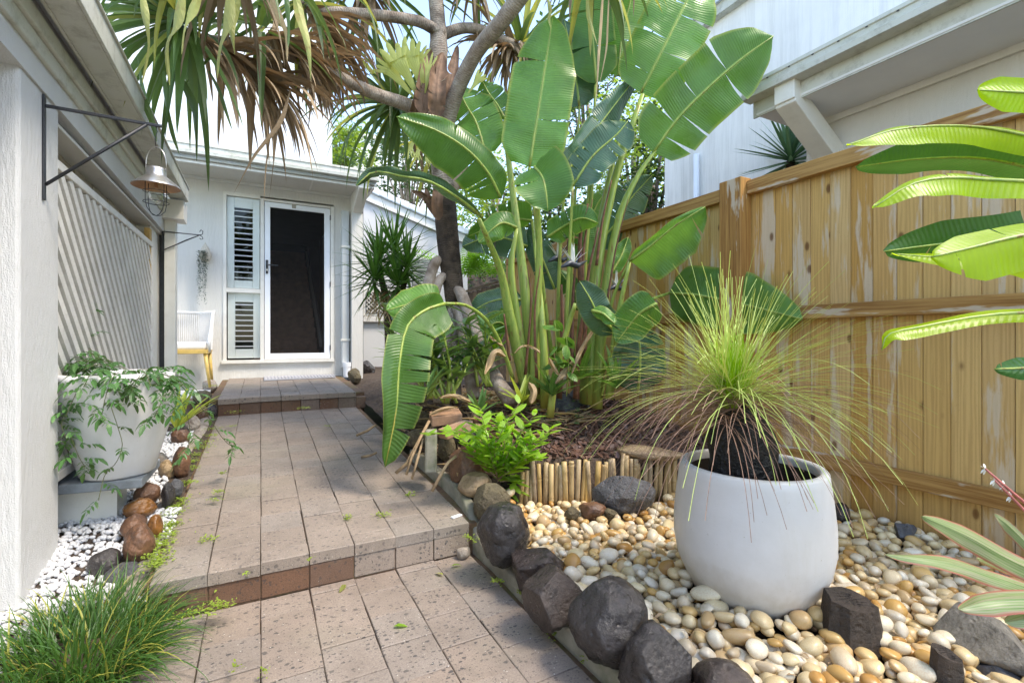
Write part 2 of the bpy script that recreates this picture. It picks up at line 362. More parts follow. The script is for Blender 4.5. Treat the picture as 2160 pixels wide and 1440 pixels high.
def m_leaf(name, c, under=None, rough=.38, tr=.25, vein=0., mid=None, rand=.18, tc=None, edge=None, brown=0.):
    m = NT(name); uv = m.n('TexCoord').outputs['UV']; sep = m.n('SeparateXYZ', None, Vector=uv); p = m.pos()
    n = m.noise(p, 5, 4); col = m.ramp(n, [(.3, [x*.75 for x in c]), (.7, [x*1.25 for x in c])])
    au = m.math('ABSOLUTE', sep.outputs[0])
    nr = None
    if vein:
        w = m.math('SINE', m.math('MULTIPLY', m.math('ADD', sep.outputs[1], m.math('MULTIPLY', au, -.018)), vein*6.28))
        wide = m.math('SINE', m.math('MULTIPLY', m.math('ADD', sep.outputs[1], m.math('MULTIPLY', au, -.018)), vein*1.37))
        col = m.mix(m.math('MULTIPLY', m.ramp(w, [(0., 0.), (1., 1.)]), m.ramp(m.noise(p, 6, 3), [(.35, .03), (.65, .16)])), col, [min(1, x*1.9) for x in c])
        nr = m.bump(m.math('ADD', w, wide), m.ramp(m.noise(p, 7, 3), [(.35, .08), (.65, .3)]) if vein < 65 else .1, .004)
    else: nr = m.bump(m.math('SINE', m.math('MULTIPLY', au, 22.)), .2, .002)
    if under is not None: col = m.mix(m.n('NewGeometry').outputs['Backfacing'], col, under)
    if vein:
        sp = m.noise(p, 34, 4, .7); col = m.mix(m.ramp(sp, [(.70, 0.), (.76, .7)]), col, (.26, .17, .05))
        eb = m.math('ADD', au, m.math('MULTIPLY', m.noise(p, 22, 4), .16)); col = m.mix(m.ramp(eb, [(1.02, 0.), (1.07, .85)]), col, (.24, .15, .05))
    if brown: col = m.mix(m.ramp(m.math('ADD', m.noise(p, 11, 4), m.math('MULTIPLY', au, .12)), [(.62, 0.), (.72, brown)]), col, (.30, .17, .06))
    if mid is not None: col = m.mix(m.ramp(au, [(.03, 1.), (.06, 0.)]), col, mid)
    if edge is not None: col = m.mix(m.ramp(au, [(.9, 0.), (.985, 1.)]), col, edge)
    h = m.n('HueSaturation', None, Color=col); m.set(h.inputs['Value'], m.n('MapRange', None, i0=m.rnd(), i1=0., i2=1., i3=1-rand, i4=1+rand).outputs[0]); col = h.outputs[0]
    if vein: rough = m.ramp(m.noise(p, 3.5, 4), [(.35, max(.12, rough-.14)), (.65, min(.9, rough+.16))])
    return m.done(col, rough, nr, .5, 0, tr, tc if tc is not None else m.mix(.5, col, [min(1, c[0]*2.2), min(1, c[1]*2.0), c[2]*.6]))
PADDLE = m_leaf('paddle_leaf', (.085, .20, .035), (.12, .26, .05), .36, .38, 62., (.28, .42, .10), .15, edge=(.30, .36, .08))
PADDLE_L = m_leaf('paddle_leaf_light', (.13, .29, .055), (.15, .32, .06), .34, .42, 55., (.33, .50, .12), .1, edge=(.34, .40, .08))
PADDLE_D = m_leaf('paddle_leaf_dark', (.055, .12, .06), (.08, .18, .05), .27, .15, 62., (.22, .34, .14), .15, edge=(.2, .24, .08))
def m_stalk():
    m = NT('paddle_stalk'); p = m.pos(); z = m.n('SeparateXYZ', None, Vector=p).outputs[2]
    st = m.noise(m.mapp(p, (60, 60, 2.5)), 1., 4)
    col = m.mix(m.ramp(st, [(.35, 0.), (.65, 1.)]), (.20, .31, .055), (.36, .42, .09))
    lowz = m.math('ADD', z, m.math('MULTIPLY', m.noise(p, 7, 4), .7))
    col = m.mix(m.ramp(lowz, [(.85, .85), (1.25, 0.)]), col, (.42, .35, .07))
    col = m.mix(m.ramp(m.noise(m.mapp(p, (38, 38, 3.)), 1., 5, .7), [(.57, 0.), (.66, .8)]), col, (.20, .075, .035))
    return m.done(col, .4, m.bump(st, .15, .003), .5)
STALK = m_stalk()
SHEATH = simple('dry_sheath', (.20, .085, .045), .7, .4, 30, .3, 80, rand=.3)
PLEAF = m_leaf('pandanus_leaf', (.075, .135, .035), (.10, .16, .05), .4, .35, 0, None, .4)
PLEAFY = m_leaf('pandanus_leaf_yellowing', (.33, .36, .09), (.40, .40, .13), .45, .4, 0, None, .35, brown=.5)
DEADLEAF = m_leaf('dead_pandanus_leaf', (.36, .265, .165), (.27, .19, .115), .75, .2, 0, None, .4, tc=(.35, .2, .09))
DRYPALE = m_leaf('dry_pale_leaf', (.44, .32, .19), None, .75, .25, 0, None, .2)
SPEAR = m_leaf('spear_leaf', (.06, .15, .025), (.09, .19, .04), .35, .3, 0, None, .3)
YUCCA = m_leaf('yucca_leaf', (.085, .17, .085), (.11, .2, .10), .42, .2, 0, None, .2)
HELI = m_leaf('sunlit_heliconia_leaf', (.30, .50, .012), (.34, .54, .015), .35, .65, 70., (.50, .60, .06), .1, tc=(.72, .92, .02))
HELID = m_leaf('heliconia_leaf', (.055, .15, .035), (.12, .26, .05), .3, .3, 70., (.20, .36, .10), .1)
SHRUB = m_leaf('lime_shrub_leaf', (.26, .46, .035), (.30, .50, .06), .28, .5, 0, (.34, .52, .12), .28, tc=(.35, .65, .03))
VINE = m_leaf('jasmine_leaf', (.065, .165, .045), (.11, .22, .06), .35, .25, 0, None, .3)
ORCHID = m_leaf('orchid_leaf', (.10, .20, .06), (.11, .2, .06), .3, .25, 0, None, .3)
ORCHY = m_leaf('pale_green_leaf', (.33, .42, .08), None, .4, .4, 0, None, .2)
MONDO = m_leaf('mondo_blade', (.07, .17, .035), (.12, .25, .06), .25, .3, 0, None, .3)
MONDOD = m_leaf('mondo_blade_yellow', (.34, .35, .07), None, .4, .35, 0, None, .3)
NEEDLE = m_leaf('grass_tree_needle', (.47, .58, .17), None, .4, .25, 0, None, .2)
NEEDLEB = m_leaf('bright_needle_base', (.30, .50, .02), None, .4, .4, 0, None, .2, tc=(.5, .8, .02))
NEEDLED = simple('dead_needle', (.30, .175, .12), .7, .35, 12)
CROWNT = simple('grass_tree_trunk', (.010, .009, .009), .5, .6, 60, 1., 40, dist=.03)
MOSS = m_leaf('moss_sprig', (.26, .36, .05), None, .6, .4, 0, None, .3)
TREELEAF = m_leaf('tree_leaf', (.10, .19, .03), (.16, .26, .05), .45, .4, 0, None, .3, tc=(.4, .55, .05))
TREELEAFD = m_leaf('dark_tree_leaf', (.05, .10, .03), None, .45, .3, 0, None, .3)
FERN = m_leaf('bright_fern_leaf', (.16, .34, .035), None, .45, .45, 0, None, .25)
ANTLER = m_leaf('staghorn_frond', (.45, .50, .12), (.48, .52, .16), .5, .4, 0, None, .12)
SHIELD = simple('brown_shield_frond', (.185, .105, .062), .75, .4, 18, .5, 70)
CORDY = NT('cordyline_leaf')
_uv = CORDY.n('SeparateXYZ', None, Vector=CORDY.n('TexCoord').outputs['UV']); _n = CORDY.noise(CORDY.mapp(CORDY.n('TexCoord').outputs['UV'], (4, 1.5, 1)), 2.5, 4)
_a = CORDY.math('ABSOLUTE', _uv.outputs[0])
CORDYM = CORDY.done(CORDY.mix(CORDY.ramp(_a, [(.76, 0.), (.97, .9)]), CORDY.ramp(_n, [(.38, (.09, .19, .05)), (.50, (.24, .33, .13)), (.60, (.42, .38, .28)), (.70, (.34, .07, .09))]), (.45, .06, .08)), .35, None, .5, 0, .3, (.35, .40, .12))
PINKSTEM = simple('pink_stem', (.55, .17, .15), .5, .3, 20)
STRING = simple('string_plant_leaf', (.10, .14, .11), .5, .3, 30)
ROPE = simple('white_cord', (.74, .74, .74), .7, .08, 60, .3, 200)
CUSH = simple('white_cushion', (.80, .79, .77), .85, .04, 10, .15, 300)
YTIMB = simple('oiled_yellow_timber', (.62, .42, .12), .45, .15, 20, .05, 60)
MACR = simple('cream_macrame', (.55, .50, .42), .9, .3, 120, .8, 160)
GALV = simple('brushed_steel', (.52, .50, .48), .32, .25, 25, .1, 90, metal=.9, spec=.5)
COPPER = simple('coppery_inside', (.38, .22, .13), .4, .3, 12, metal=.5)
MATG = simple('grey_ribbed_mat', (.42, .42, .45), .8, .2, 60, .5, 90)
TILEB = simple('pale_roof_tile', (.62, .68, .74), .5, .08, 4, .1, 50, rand=.05)
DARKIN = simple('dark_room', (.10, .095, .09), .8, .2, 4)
STAIRM = simple('dark_stair_tread', (.34, .20, .14), .6, .3, 10)
STRPALE = simple('hall_paint', (.30, .28, .26), .7, .05, 3)
TAPE = simple('white_plastic', (.85, .87, .9), .4, .03, 5)
FLOWERW = simple('white_petal', (.75, .74, .68), .5, .1, 20)
BEAK = simple('dark_spathe', (.055, .06, .075), .4, .4, 20)
BLUEP = simple('blue_petal', (.10, .11, .35), .5, .2, 20)
TWIG = simple('pale_twig', (.33, .225, .13), .8, .35, 30, .4, 90)
def m_glass():
    m = NT('window_glass'); tr = m.n('BsdfTransparent'); gl = m.n('BsdfGlossy', None, Roughness=.02)
    m.set(tr.inputs[0], (.97, .98, .975)); m.set(gl.inputs[0], (.9, .95, .95))
    f = m.n('Fresnel', None, IOR=1.5).outputs[0]
    mx = m.n('MixShader', None, i0=m.math('MULTIPLY', f, .55), i1=tr.outputs[0], i2=gl.outputs[0]); m.t.links.new(mx.outputs[0], m.out.inputs[0]); return m.m
GLASS = m_glass()
def m_screen():
    m = NT('security_mesh'); tr = m.n('BsdfTransparent'); d = m.n('BsdfPrincipled'); m.set(d.inputs['Base Color'], (.012, .011, .011)); d.inputs['Roughness'].default_value = .5; d.inputs['Specular IOR Level'].default_value = .15
    mx = m.n('MixShader', None, i0=.5, i1=tr.outputs[0], i2=d.outputs[0]); m.t.links.new(mx.outputs[0], m.out.inputs[0]); return m.m
SCREEN = m_screen()
# ================================================================ ground and terrain
def midz(Y): return .15 + .05*(Y-2.18)
def porchz(Y): return .465 + .03*(Y-5.27)
def sstep(a, b, x): t = max(0, min(1, (x-a)/(b-a))); return t*t*(3-2*t)
def bamY(X): return 2.36 - .379*(X-1.25)
def garden(X, Y):
    peb = .075 + .045*(X-1)/1.7
    t = Y - bamY(X) - .07
    mul = .33 + .17*sstep(0, 1.3, t)
    if Y < 2.0 and X < 1.3: return peb
    if t < 0: return peb if X > 1.2 else lerp(peb, midz(Y)+.03, sstep(2.05, 2.35, Y))
    return lerp(midz(max(Y, 2.2))+.05, mul, sstep(1.02, 1.4, X))
def leftbed(X, Y):
    pts = [(-9, -.02), (1.2, -.02), (2.3, .09), (2.75, .18), (3.2, .23), (5.2, .31), (9, .45)]
    for (a, za), (b, zb) in zip(pts, pts[1:]):
        if Y <= b: return lerp(za, zb, (Y-a)/(b-a)) if Y > a else za
    return .45
def sheet(fn, x0, x1, y0, y1, n, m):
    b = MB()
    for j in range(m+1):
        for i in range(n+1):
            X = lerp(x0, x1, i/n); Y = lerp(y0, y1, j/m); b.v.append(V(X, Y, fn(X, Y)))
    for j in range(m):
        for i in range(n): a = j*(n+1)+i; b.face((a, a+1, a+n+2, a+n+1))
    return b
g = MB(); g.quad((-150, -150, -.09), (150, -150, -.09), (150, 150, -.09), (-150, 150, -.09))
obj('ground', g, simple('far_ground', (.10, .105, .05), .9, .4, 2), kind='structure')
def gz(X, Y): return garden(X, Y) + .018*noise.noise(V(X*4, Y*4, 0)) - (.0 if Y > bamY(X) else .02)
obj('garden_soil', sheet(gz, .985, 2.78, -.6, 9.5, 40, 260), SOIL, smooth=True, kind='structure')
obj('gravel_bed', sheet(lambda X, Y: leftbed(X, Y), -1.0, -.36, -.6, 7.0, 8, 60), SOIL, smooth=True, kind='structure')
g = MB(); g.quad((1.0, 9.5, .46), (14, 9.5, .46), (14, 30, .46), (1.0, 30, .46)); g.quad((2.78, -1, .1), (9, -1, .1), (9, 9.5, .1), (2.78, 9.5, .1))
obj('neighbour_ground', g, SOIL, kind='structure')

# ---------------------------------------------------------------- paving, every paver a piece
PIT = .18
def paver_mesh(l, c=.0025):
    b = MB(); b.cham(-PIT/2+.0015, -l/2+.002, -.05, PIT/2-.0015, l/2-.002, 0, c); return b.mesh('paver')
PM = {}
def pave(parent, mat, col0, col1, y0, y1, zf, pl, slope, seedoff, clip=None, first_cut=None):
    for k in range(col0, col1):
        Y = y0 + (0 if first_cut else 0); i = 0
        off = (pl*.52 if (k+seedoff) % 2 else 0)
        Y = y0; l = pl - off if off else pl
        while Y < y1 - .03:
            L = min(l, y1-Y); l = pl
            X = (k+.5)*PIT; yc = Y+L/2
            if not clip or clip(X, yc):
                key = (round(L, 3), mat.name)
                if key not in PM: PM[key] = paver_mesh(L); PM[key].materials.append(mat)
                o = obj('paver', PM[key], None, parent, loc=(X+U(-.0015, .0015), yc, zf(yc)+U(-.0025, .0025)))
                o.rotation_euler = (math.atan(slope)+U(-.006, .006), U(-.006, .006), U(-.006, .006))
            Y += L
low = MB(); low.box(-.72, -1.2, -.06, .945, 2.165, -.012)
LOW = obj('lower_path', low, JOINT, kind='structure')
pave(LOW, PAVER, -4, 5, .3, 2.16, lambda y: 0., .19, 0, 0)
mid = MB(); mid.hexa([(-.375, 2.165, -.02), (.945, 2.165, -.02), (.945, 5.35, -.02), (-.42, 5.35, -.02), (-.375, 2.165, .135), (.945, 2.165, .135), (.945, 5.35, .293), (-.42, 5.35, .293)])
MID = obj('terrace_path', mid, JOINT, kind='structure')
pave(MID, PAVER_UP, -2, 5, 2.15, 5.30, midz, .20, .05, 1)
for k in range(-2, 5):    # riser bricks below the nosing
    if k == -2: continue
    b = MB(); b.box(k*PIT+.002, 2.158+U(-.003, .003), .002, (k+1)*PIT-.002, 2.20, .098)
    bevel(obj('riser_brick', b, BRICKFACE if k < 2 else PAVER, MID), .004)
b = MB(); b.box(-2*PIT, 2.160, .002, -PIT-.002, 2.20, .098); bevel(obj('riser_brick', b, BRICKFACE, MID), .004)
b = MB(); b.hexa([(-.43, 5.36, .2), (1.0, 5.36, .2), (1.0, 7.1, .2), (-.43, 7.1, .2), (-.43, 5.36, .453), (1.0, 5.36, .453), (1.0, 7.1, .506), (-.43, 7.1, .506)])
b.box(-1.6, 5.75, .1, -.43, 7.1, .40)
PORCH = obj('porch_step', b, JOINT, kind='structure')
pave(PORCH, PAVER_UP, -2, 5, 5.27, 7.095, porchz, .21, .03, 0)
b = MB(); 
for k in range(-2, 6):
    b = MB(); x1 = (k+1)*PIT-.002 if k < 5 else 1.0
    b.box(k*PIT+.002, 5.285+U(-.003, .003), .29, min(x1, 1.0), 5.36, .413); bevel(obj('riser_brick', b, BRICKFACE, PORCH), .004)
KER = thing('kerb', 'narrow mossy concrete kerb between the paved path and the boulders', 'kerb', (.96, 1.5, 0))
b = MB(); n = 26
def kerbz(Y): return lerp(.055, midz(max(Y, 2.2))+.055, sstep(2.02, 2.36, Y))
def kerbx(Y): return .955 + .012*math.sin(Y*3.1) - .018*math.exp(-((Y-2.2)/.18)**2)
for i in range(n+1):
    Y = lerp(.4, 3.3, i/n); x = kerbx(Y); z = kerbz(Y)
    b.v += [V(x-.022, Y, -.05), V(x-.020, Y, z-.008), V(x-.012, Y, z), V(x+.024, Y, z+.003), V(x+.034, Y, z-.01), V(x+.036, Y, -.05)]
for i in range(n):
    for k in range(5): a = i*6+k; b.face((a+1, a, a+6, a+7))
obj('edging_strip', b, CONC, KER, smooth=True)

# ================================================================ the entry house
HOUSE = thing('entry_house', 'white stucco house with an eave porch, shuttered window and dark screen door', 'house', (.3, 7.1, .4))
WY = 7.1
ox0, ox1 = onY(471, 700, WY).x, onY(704, 700, WY).x
oz0, oz1 = onY(471, 765, WY).z, onY(471, 404, WY).z
b = MB(); b.box(-2.6, WY, .1, ox0, WY+.2, 3.1); b.box(ox1, WY, .1, 1.27, WY+.2, 3.1)
b.box(ox0, WY+.001, .1, ox1, WY+.2, oz0); b.box(ox0, WY+.001, oz1, ox1, WY+.2, 3.1)
b.box(1.07, WY+.2, .1, 1.27, 10.5, 3.1)
obj('wall', b, STUCCO, HOUSE)
b = MB(); b.box(-3.5, 8.0, 3.2, 1.0, 8.2, 7.5); b.box(.8, 8.2, 3.2, 1.0, 12, 7.5); obj('upper_wall', b, simple('upper_white_wall', (.56, .565, .58), .8, .05, 2, .25, 80), HOUSE)
b = MB(); b.quad((-2.6, 6.42, 3.055), (1.33, 6.42, 3.055), (1.33, WY, 3.055), (-2.6, WY, 3.055)); obj('soffit', b, SOFFIT, HOUSE)
b = MB(); b.box(-2.6, WY-.025, 3.02, 1.27, WY, 3.055); b.box(.58, 6.5, 3.050, .60, WY-.03, 3.053); obj('cover_strip', b, TRIM, HOUSE)
b = MB(); b.hexa([(-2.6, 6.45, 3.06), (1.36, 6.45, 3.06), (1.36, 8, 3.3), (-2.6, 8, 3.3), (-2.6, 6.45, 3.19), (1.36, 6.45, 3.19), (1.36, 8, 3.74), (-2.6, 8, 3.74)]); obj('roof', b, TILEB, HOUSE)
def gutter(parent, along, a, b_, out, z0, z1, off, wid, end=True):
    """folded gutter: face with two rolled lips, bottom and back; along = axis letter"""
    mb = MB(); prof = [(0, z1), (-.012, z1+.004), (-.014, z1-.02), (-.004, z1-.026), (-.004, z0+.045), (-.014, z0+.038), (-.010, z0), (wid, z0), (wid, z1)]
    for t in (a, b_):
        for u, z in prof: mb.v.append(V(off+out*u, t, z) if along == 'Y' else V(t, off+out*u, z))
    n = len(prof)
    for k in range(n-1): mb.face((k, k+1, n+k+1, n+k) if (out > 0) == (along == 'Y') else (k+1, k, n+k, n+k+1))
    for t in (a, b_):
        t0, t1 = t-.004, t+.004
        if along == 'Y': mb.box(off+.002, t0, z0+.002, off+wid, t1, z1-.002)
        else: mb.box(t0, off+.002, z0+.002, t1, off+wid, z1-.002)
    return obj('gutter', mb, GUTM, parent)
gutter(HOUSE, 'X', -2.6, 1.36, 1, 3.10, 3.215, 6.36, .10)
b = MB(); b.box(-2.6, 6.455, 3.02, 1.34, 6.485, 3.115); b.box(1.30, 6.485, 3.02, 1.34, WY, 3.115); obj('fascia', b, TRIM, HOUSE)
b = MB(); b.box(-2.6, 6.44, 3.055, 1.34, 6.455, 3.07); obj('bead', b, GUTM, HOUSE)
b = MB(); b.box(1.12, 6.90, .1, 1.27, WY+.0, 2.78); obj('pilaster', b, STUCCO, HOUSE)
b = MB(); b.hexa([(1.13, 6.40, 2.99), (1.26, 6.40, 2.99), (1.26, 7.09, 2.70), (1.13, 7.09, 2.70), (1.13, 6.40, 3.095), (1.26, 6.40, 3.095), (1.26, 7.09, 3.05), (1.13, 7.09, 3.05)])
bevel(obj('eave_bracket', b, TRIM, HOUSE), .006)
b = MB(); b.box(1.0, 6.98, .62, 1.10, 7.09, 2.82); dp = obj('downpipe', b, simple('grey_downpipe', (.55, .57, .57), .5, .06, 3), HOUSE); bevel(dp, .015)
for z in (1.0, 2.3): b = MB(); b.box(.99, 6.97, z, 1.11, 7.088, z+.03); obj('pipe_strap', b, TRIM, dp)
b = MB(); b.lathe([(.05, 0), (.05, .14), (.056, .14), (.056, .20), (.045, .20)], (1.06, 6.93, .5), 16, True); obj('drain_cap', b, WHITEALU, dp, smooth=False)
# window with shutters
WIN = obj('window', (lambda m: (m.box(ox0, WY-.02, oz0, ox0+.035, WY+.1, oz1), m.box(ox0+.035, WY-.015, onY(480, 616, WY).z, onY(552, 600, WY).x, WY+.1, onY(480, 607, WY).z), m.box(onY(549, 600, WY).x, WY-.02, oz0+.03, onY(557, 600, WY).x, WY+.1, oz1-.03), m.box(ox0+.035, WY-.02, oz1-.04, onY(549, 600, WY).x, WY+.1, oz1), m.box(ox0-.02, WY-.045, oz0-.01, ox1, WY+.1, oz0+.03), m)[-1])(MB()), TRIM, HOUSE)
def sash(px0, py0, px1, py1, ix0, iy0, ix1, iy1, nsl):
    P = lambda x, y: onY(x, y, WY)
    a, c = P(px0, py1), P(px1, py0); i0, i1 = P(ix0, iy1), P(ix1, iy0)
    b = MB(); y0, y1 = WY+.035, WY+.065
    b.box(a.x, y0, a.z, i0.x, y1, c.z); b.box(i1.x, y0, a.z, c.x, y1, c.z); b.box(i0.x, y0, a.z, i1.x, y1, i0.z); b.box(i0.x, y0, i1.z, i1.x, y1, c.z)
    bevel(obj('shutter_frame', b, SHUT, WIN), .006)
    h = (i1.z-i0.z)/nsl
    for k in range(nsl):
        b = MB(); z = i0.z+h*(k+.5); b.obox(V((i0.x+i1.x)/2, WY+.05, z), V((i1.x-i0.x)/2, 0, 0), V(0, .030, .030*(z-1.05)/7.1+.004), V(0, -.0005, .0045)); obj('louvre_slat', b, WHITEALU, WIN)
    b = MB(); b.quad((a.x, WY+.012, a.z), (c.x, WY+.012, a.z), (c.x, WY+.012, c.z), (a.x, WY+.012, c.z)); obj('pane', b, GLASS, WIN)
sash(478, 420, 548, 606, 494, 440, 533, 590, 13)
sash(480, 617, 549, 756, 496, 637, 534, 736, 9)
# screen door
P = lambda x, y: onY(x, y, WY)
b = MB(); dx0, dx1, dz0, dz1 = P(558, 600).x, P(696, 600).x, P(600, 757).z, P(557, 425).z
mx0, mx1, mz0, mz1 = P(570, 600).x, P(684, 600).x, P(600, 745).z, P(570, 437).z
b.box(dx0, WY-.01, dz0, mx0, WY+.03, dz1); b.box(mx1, WY-.01, dz0, dx1, WY+.03, dz1); b.box(mx0, WY-.01, dz0, mx1, WY+.03, mz0); b.box(mx0, WY-.01, mz1, mx1, WY+.03, dz1)
DOOR = bevel(obj('screen_door', b, WHITEALU, HOUSE), .004)
b = MB(); b.quad((mx0, WY+.012, mz0), (mx1, WY+.012, mz0), (mx1, WY+.012, mz1), (mx0, WY+.012, mz1)); obj('mesh_panel', b, SCREEN, DOOR)
b = MB(); q = P(563, 563); b.box(q.x-.014, WY-.028, q.z-.09, q.x+.014, WY-.01, q.z+.09); b.bar((q.x, WY-.055, q.z+.022), (q.x+.13, WY-.055, q.z+.020), .016, .014); b.bar((q.x, WY-.06, q.z+.022), (q.x, WY-.02, q.z+.022), .016, .016)
bevel(obj('handle', b, BLACK, DOOR), .003)
b = MB(); b.box(q.x-.008, WY-.031, q.z-.055, q.x+.008, WY-.029, q.z-.03); obj('keyhole', b, GALV, DOOR)
for py in (460, 600, 733):
    b = MB(); z = P(696, py).z; b.box(dx1-.004, WY-.022, z-.035, dx1+.008, WY-.008, z+.035); obj('hinge', b, BLACK, DOOR)
b = MB(); z = P(620, 437).z; x = P(620, 437).x; b.box(x-.025, WY-.018, z-.02, x+.025, WY-.01, z+.05); bevel(obj('catch_plate', b, simple('beige_catch', (.38, .35, .3), .5), DOOR), .006)
b = MB(); b.box(dx1+.006, WY-.02, oz0+.03, ox1, WY+.1, oz1-.03); b.box(dx0-.01, WY-.02, dz1+.006, dx1, WY+.1, oz1-.03); obj('door_frame', b, TRIM, HOUSE)
# hall and stair behind the screen
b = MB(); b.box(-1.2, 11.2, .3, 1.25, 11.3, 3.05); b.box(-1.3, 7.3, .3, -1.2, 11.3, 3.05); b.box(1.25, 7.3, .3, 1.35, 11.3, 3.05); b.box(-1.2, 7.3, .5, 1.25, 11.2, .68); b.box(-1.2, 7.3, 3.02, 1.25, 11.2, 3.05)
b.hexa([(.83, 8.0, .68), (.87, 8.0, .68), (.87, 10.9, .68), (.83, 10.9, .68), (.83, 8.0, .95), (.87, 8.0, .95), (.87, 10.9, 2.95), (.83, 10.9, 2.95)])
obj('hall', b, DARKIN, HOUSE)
b = MB(); b.hexa([(.80, 7.9, .90), (.84, 7.9, .90), (.84, 10.6, 2.72), (.80, 10.6, 2.72), (.80, 7.9, .99), (.84, 7.9, .99), (.84, 10.6, 2.81), (.80, 10.6, 2.81)]); obj('stringer', b, STRPALE, HOUSE)
for k in range(12):
    b = MB(); b.box(-.1, 8.0+.24*k, .68, .80, 8.0+.24*k+.27, .68+.175*(k+1)); obj('stair_tread', b, STAIRM, HOUSE)

# ================================================================ garage wing with lattice
GAR = thing('garage_wing', 'white rendered garage wing with a long eave gutter and a lattice screen bay', 'building', (-.95, 2.5, 0))
b = MB(); b.box(-1.15, 2.29, -.1, -.75, 2.66, 2.02); o = obj('pillar', b, STUCCO_GRAIN, GAR); bevel(o, .012)
b = MB(); b.hexa([(-1.15, -1.2, 2.06), (-.75, -1.2, 2.06), (-.735, 5.1, 1.955), (-1.15, 5.1, 1.955), (-1.15, -1.2, 2.4), (-.75, -1.2, 2.4), (-.735, 5.1, 2.3), (-1.15, 5.1, 2.3)]); obj('beam', b, STUCCO_GRAIN, GAR)
b = MB(); b.box(-1.1, 2.67, 1.938, -.757, 5.1, 1.952); obj('head_trim', b, SOFFIT, GAR)
for k in range(13): b = MB(); b.box(-.875, 2.67+.155*k, 1.70, -.865-.006*(k % 2), 2.67+.155*k+.151, 1.938); obj('sheet_panel', b, SHEETP, GAR)
b = MB(); b.box(-1.14, 2.67, .1, -1.10, 5.1, 2.0)
for k in range(16): y = 2.75+.155*k; b.box(-1.102, y, .1, -1.078, y+.06, 1.99)
obj('cladding', b, FIBRO, GAR)
b = MB(); b.box(-1.15, 4.70, .1, -.78, 5.1, 1.96); obj('end_wall', b, TRIM, GAR)
b = MB(); b.box(-1.10, 5.1, .1, -.737, 5.13, 1.96); obj('gap_shade_filler', b, BLACK, GAR)  # solid black filler, its colour standing in for shade behind the post
b = MB(); b.box(-.8, 4.60, 1.55, -.765, 4.68, 1.90); obj('packer_block', b, ROUGHPINE, GAR)
b = MB(); b.box(-.735, 5.02, .15, -.655, 5.14, 2.1); o = obj('corner_post', b, TRIM, GAR); bevel(o, .006)
b = MB(); b.hexa([(-.74, 4.93, 2.06), (-.735, 5.15, 2.06), (-.585, 5.15, 2.06), (-.585, 4.93, 2.06), (-.74, 4.93, 2.22), (-.735, 5.15, 2.22), (-.585, 5.15, 2.22), (-.585, 4.93, 2.22)]); obj('eave_bracket', b, TRIM, GAR)
b = MB(); b.box(-.752, -1.2, 2.10, -.725, 5.1, 2.165); b.box(-.752, -1.2, 2.165, -.71, 5.1, 2.235); o = obj('fascia', b, GUTM, GAR); bevel(o, .006)
b = MB(); b.hexa([(-3.2, -1.2, 2.38), (-.60, -1.2, 2.30), (-.60, 5.0, 2.30), (-3.2, 5.0, 2.38), (-3.2, -1.2, 2.50), (-.585, -1.2, 2.342), (-.585, 5.0, 2.342), (-3.2, 5.0, 2.50)]); obj('roof', b, TILEB, GAR)
b = MB(); b.box(-.675, -1.2, 2.235, -.575, 5.05, 2.25); b.box(-.575, -1.2, 2.235, -.562, 5.05, 2.345); b.box(-.69, -1.2, 2.235, -.675, 5.05, 2.33); b.box(-.582, -1.2, 2.345, -.553, 5.05, 2.357); b.box(-.675, 5.037, 2.25, -.575, 5.05, 2.34)
bevel(obj('gutter', b, GUTM, GAR), .004)
b = MB(); b.box(-2.4, -1.2, -.1, -1.15, 2.4, 2.2); obj('inner_wall', b, STUCCO, GAR)
LAT = thing('lattice_screen', 'white diagonal timber lattice screen set between the rendered pillar and the downpost', 'lattice', (-.79, 3.6, 1.1))
ly0, ly1, lz0, lz1 = 2.67, 4.68, .48, 1.76
b = MB(); b.box(-.805, ly0, lz1, -.755, ly1, lz1+.04); b.box(-.805, ly0, lz0-.04, -.755, ly1, lz0); b.box(-.805, ly1-.03, lz0, -.756, ly1, lz1)
bevel(obj('frame', b, LATT, LAT), .004)
def slat(s, c, X):
    pts = []
    for y, z in ((ly0, (c-ly0)*1 if s > 0 else ly0-c), ): pass
    # line z = s*(y) + c clipped to the frame
    y0, y1 = ly0, ly1-.03
    za, zb = s*y0+c, s*y1+c
    if s < 0:
        if za > lz1: y0 = (lz1-c)/s
        if zb < lz0: y1 = (lz0-c)/s
    else:
        if za < lz0: y0 = (lz0-c)/s
        if zb > lz1: y1 = (lz1-c)/s
    if y1-y0 < .03: return
    b = MB(); a_, b_ = V(X, y0, s*y0+c), V(X, y1, s*y1+c); d = (b_-a_).normalized(); w = V(1, 0, 0).cross(d)
    b.obox((a_+b_)/2, V(.008, 0, 0), d*((b_-a_).length/2), w*(.0205 if s < 0 else .0125)); obj('slat', b, LATT, LAT)
c = lz0-ly1
k = lz0+ly0
while k < lz1+ly1: slat(-1, k, -.770); k += .112
k = lz0-ly1
while k < lz1-ly0: slat(1, k, -.790); k += .112

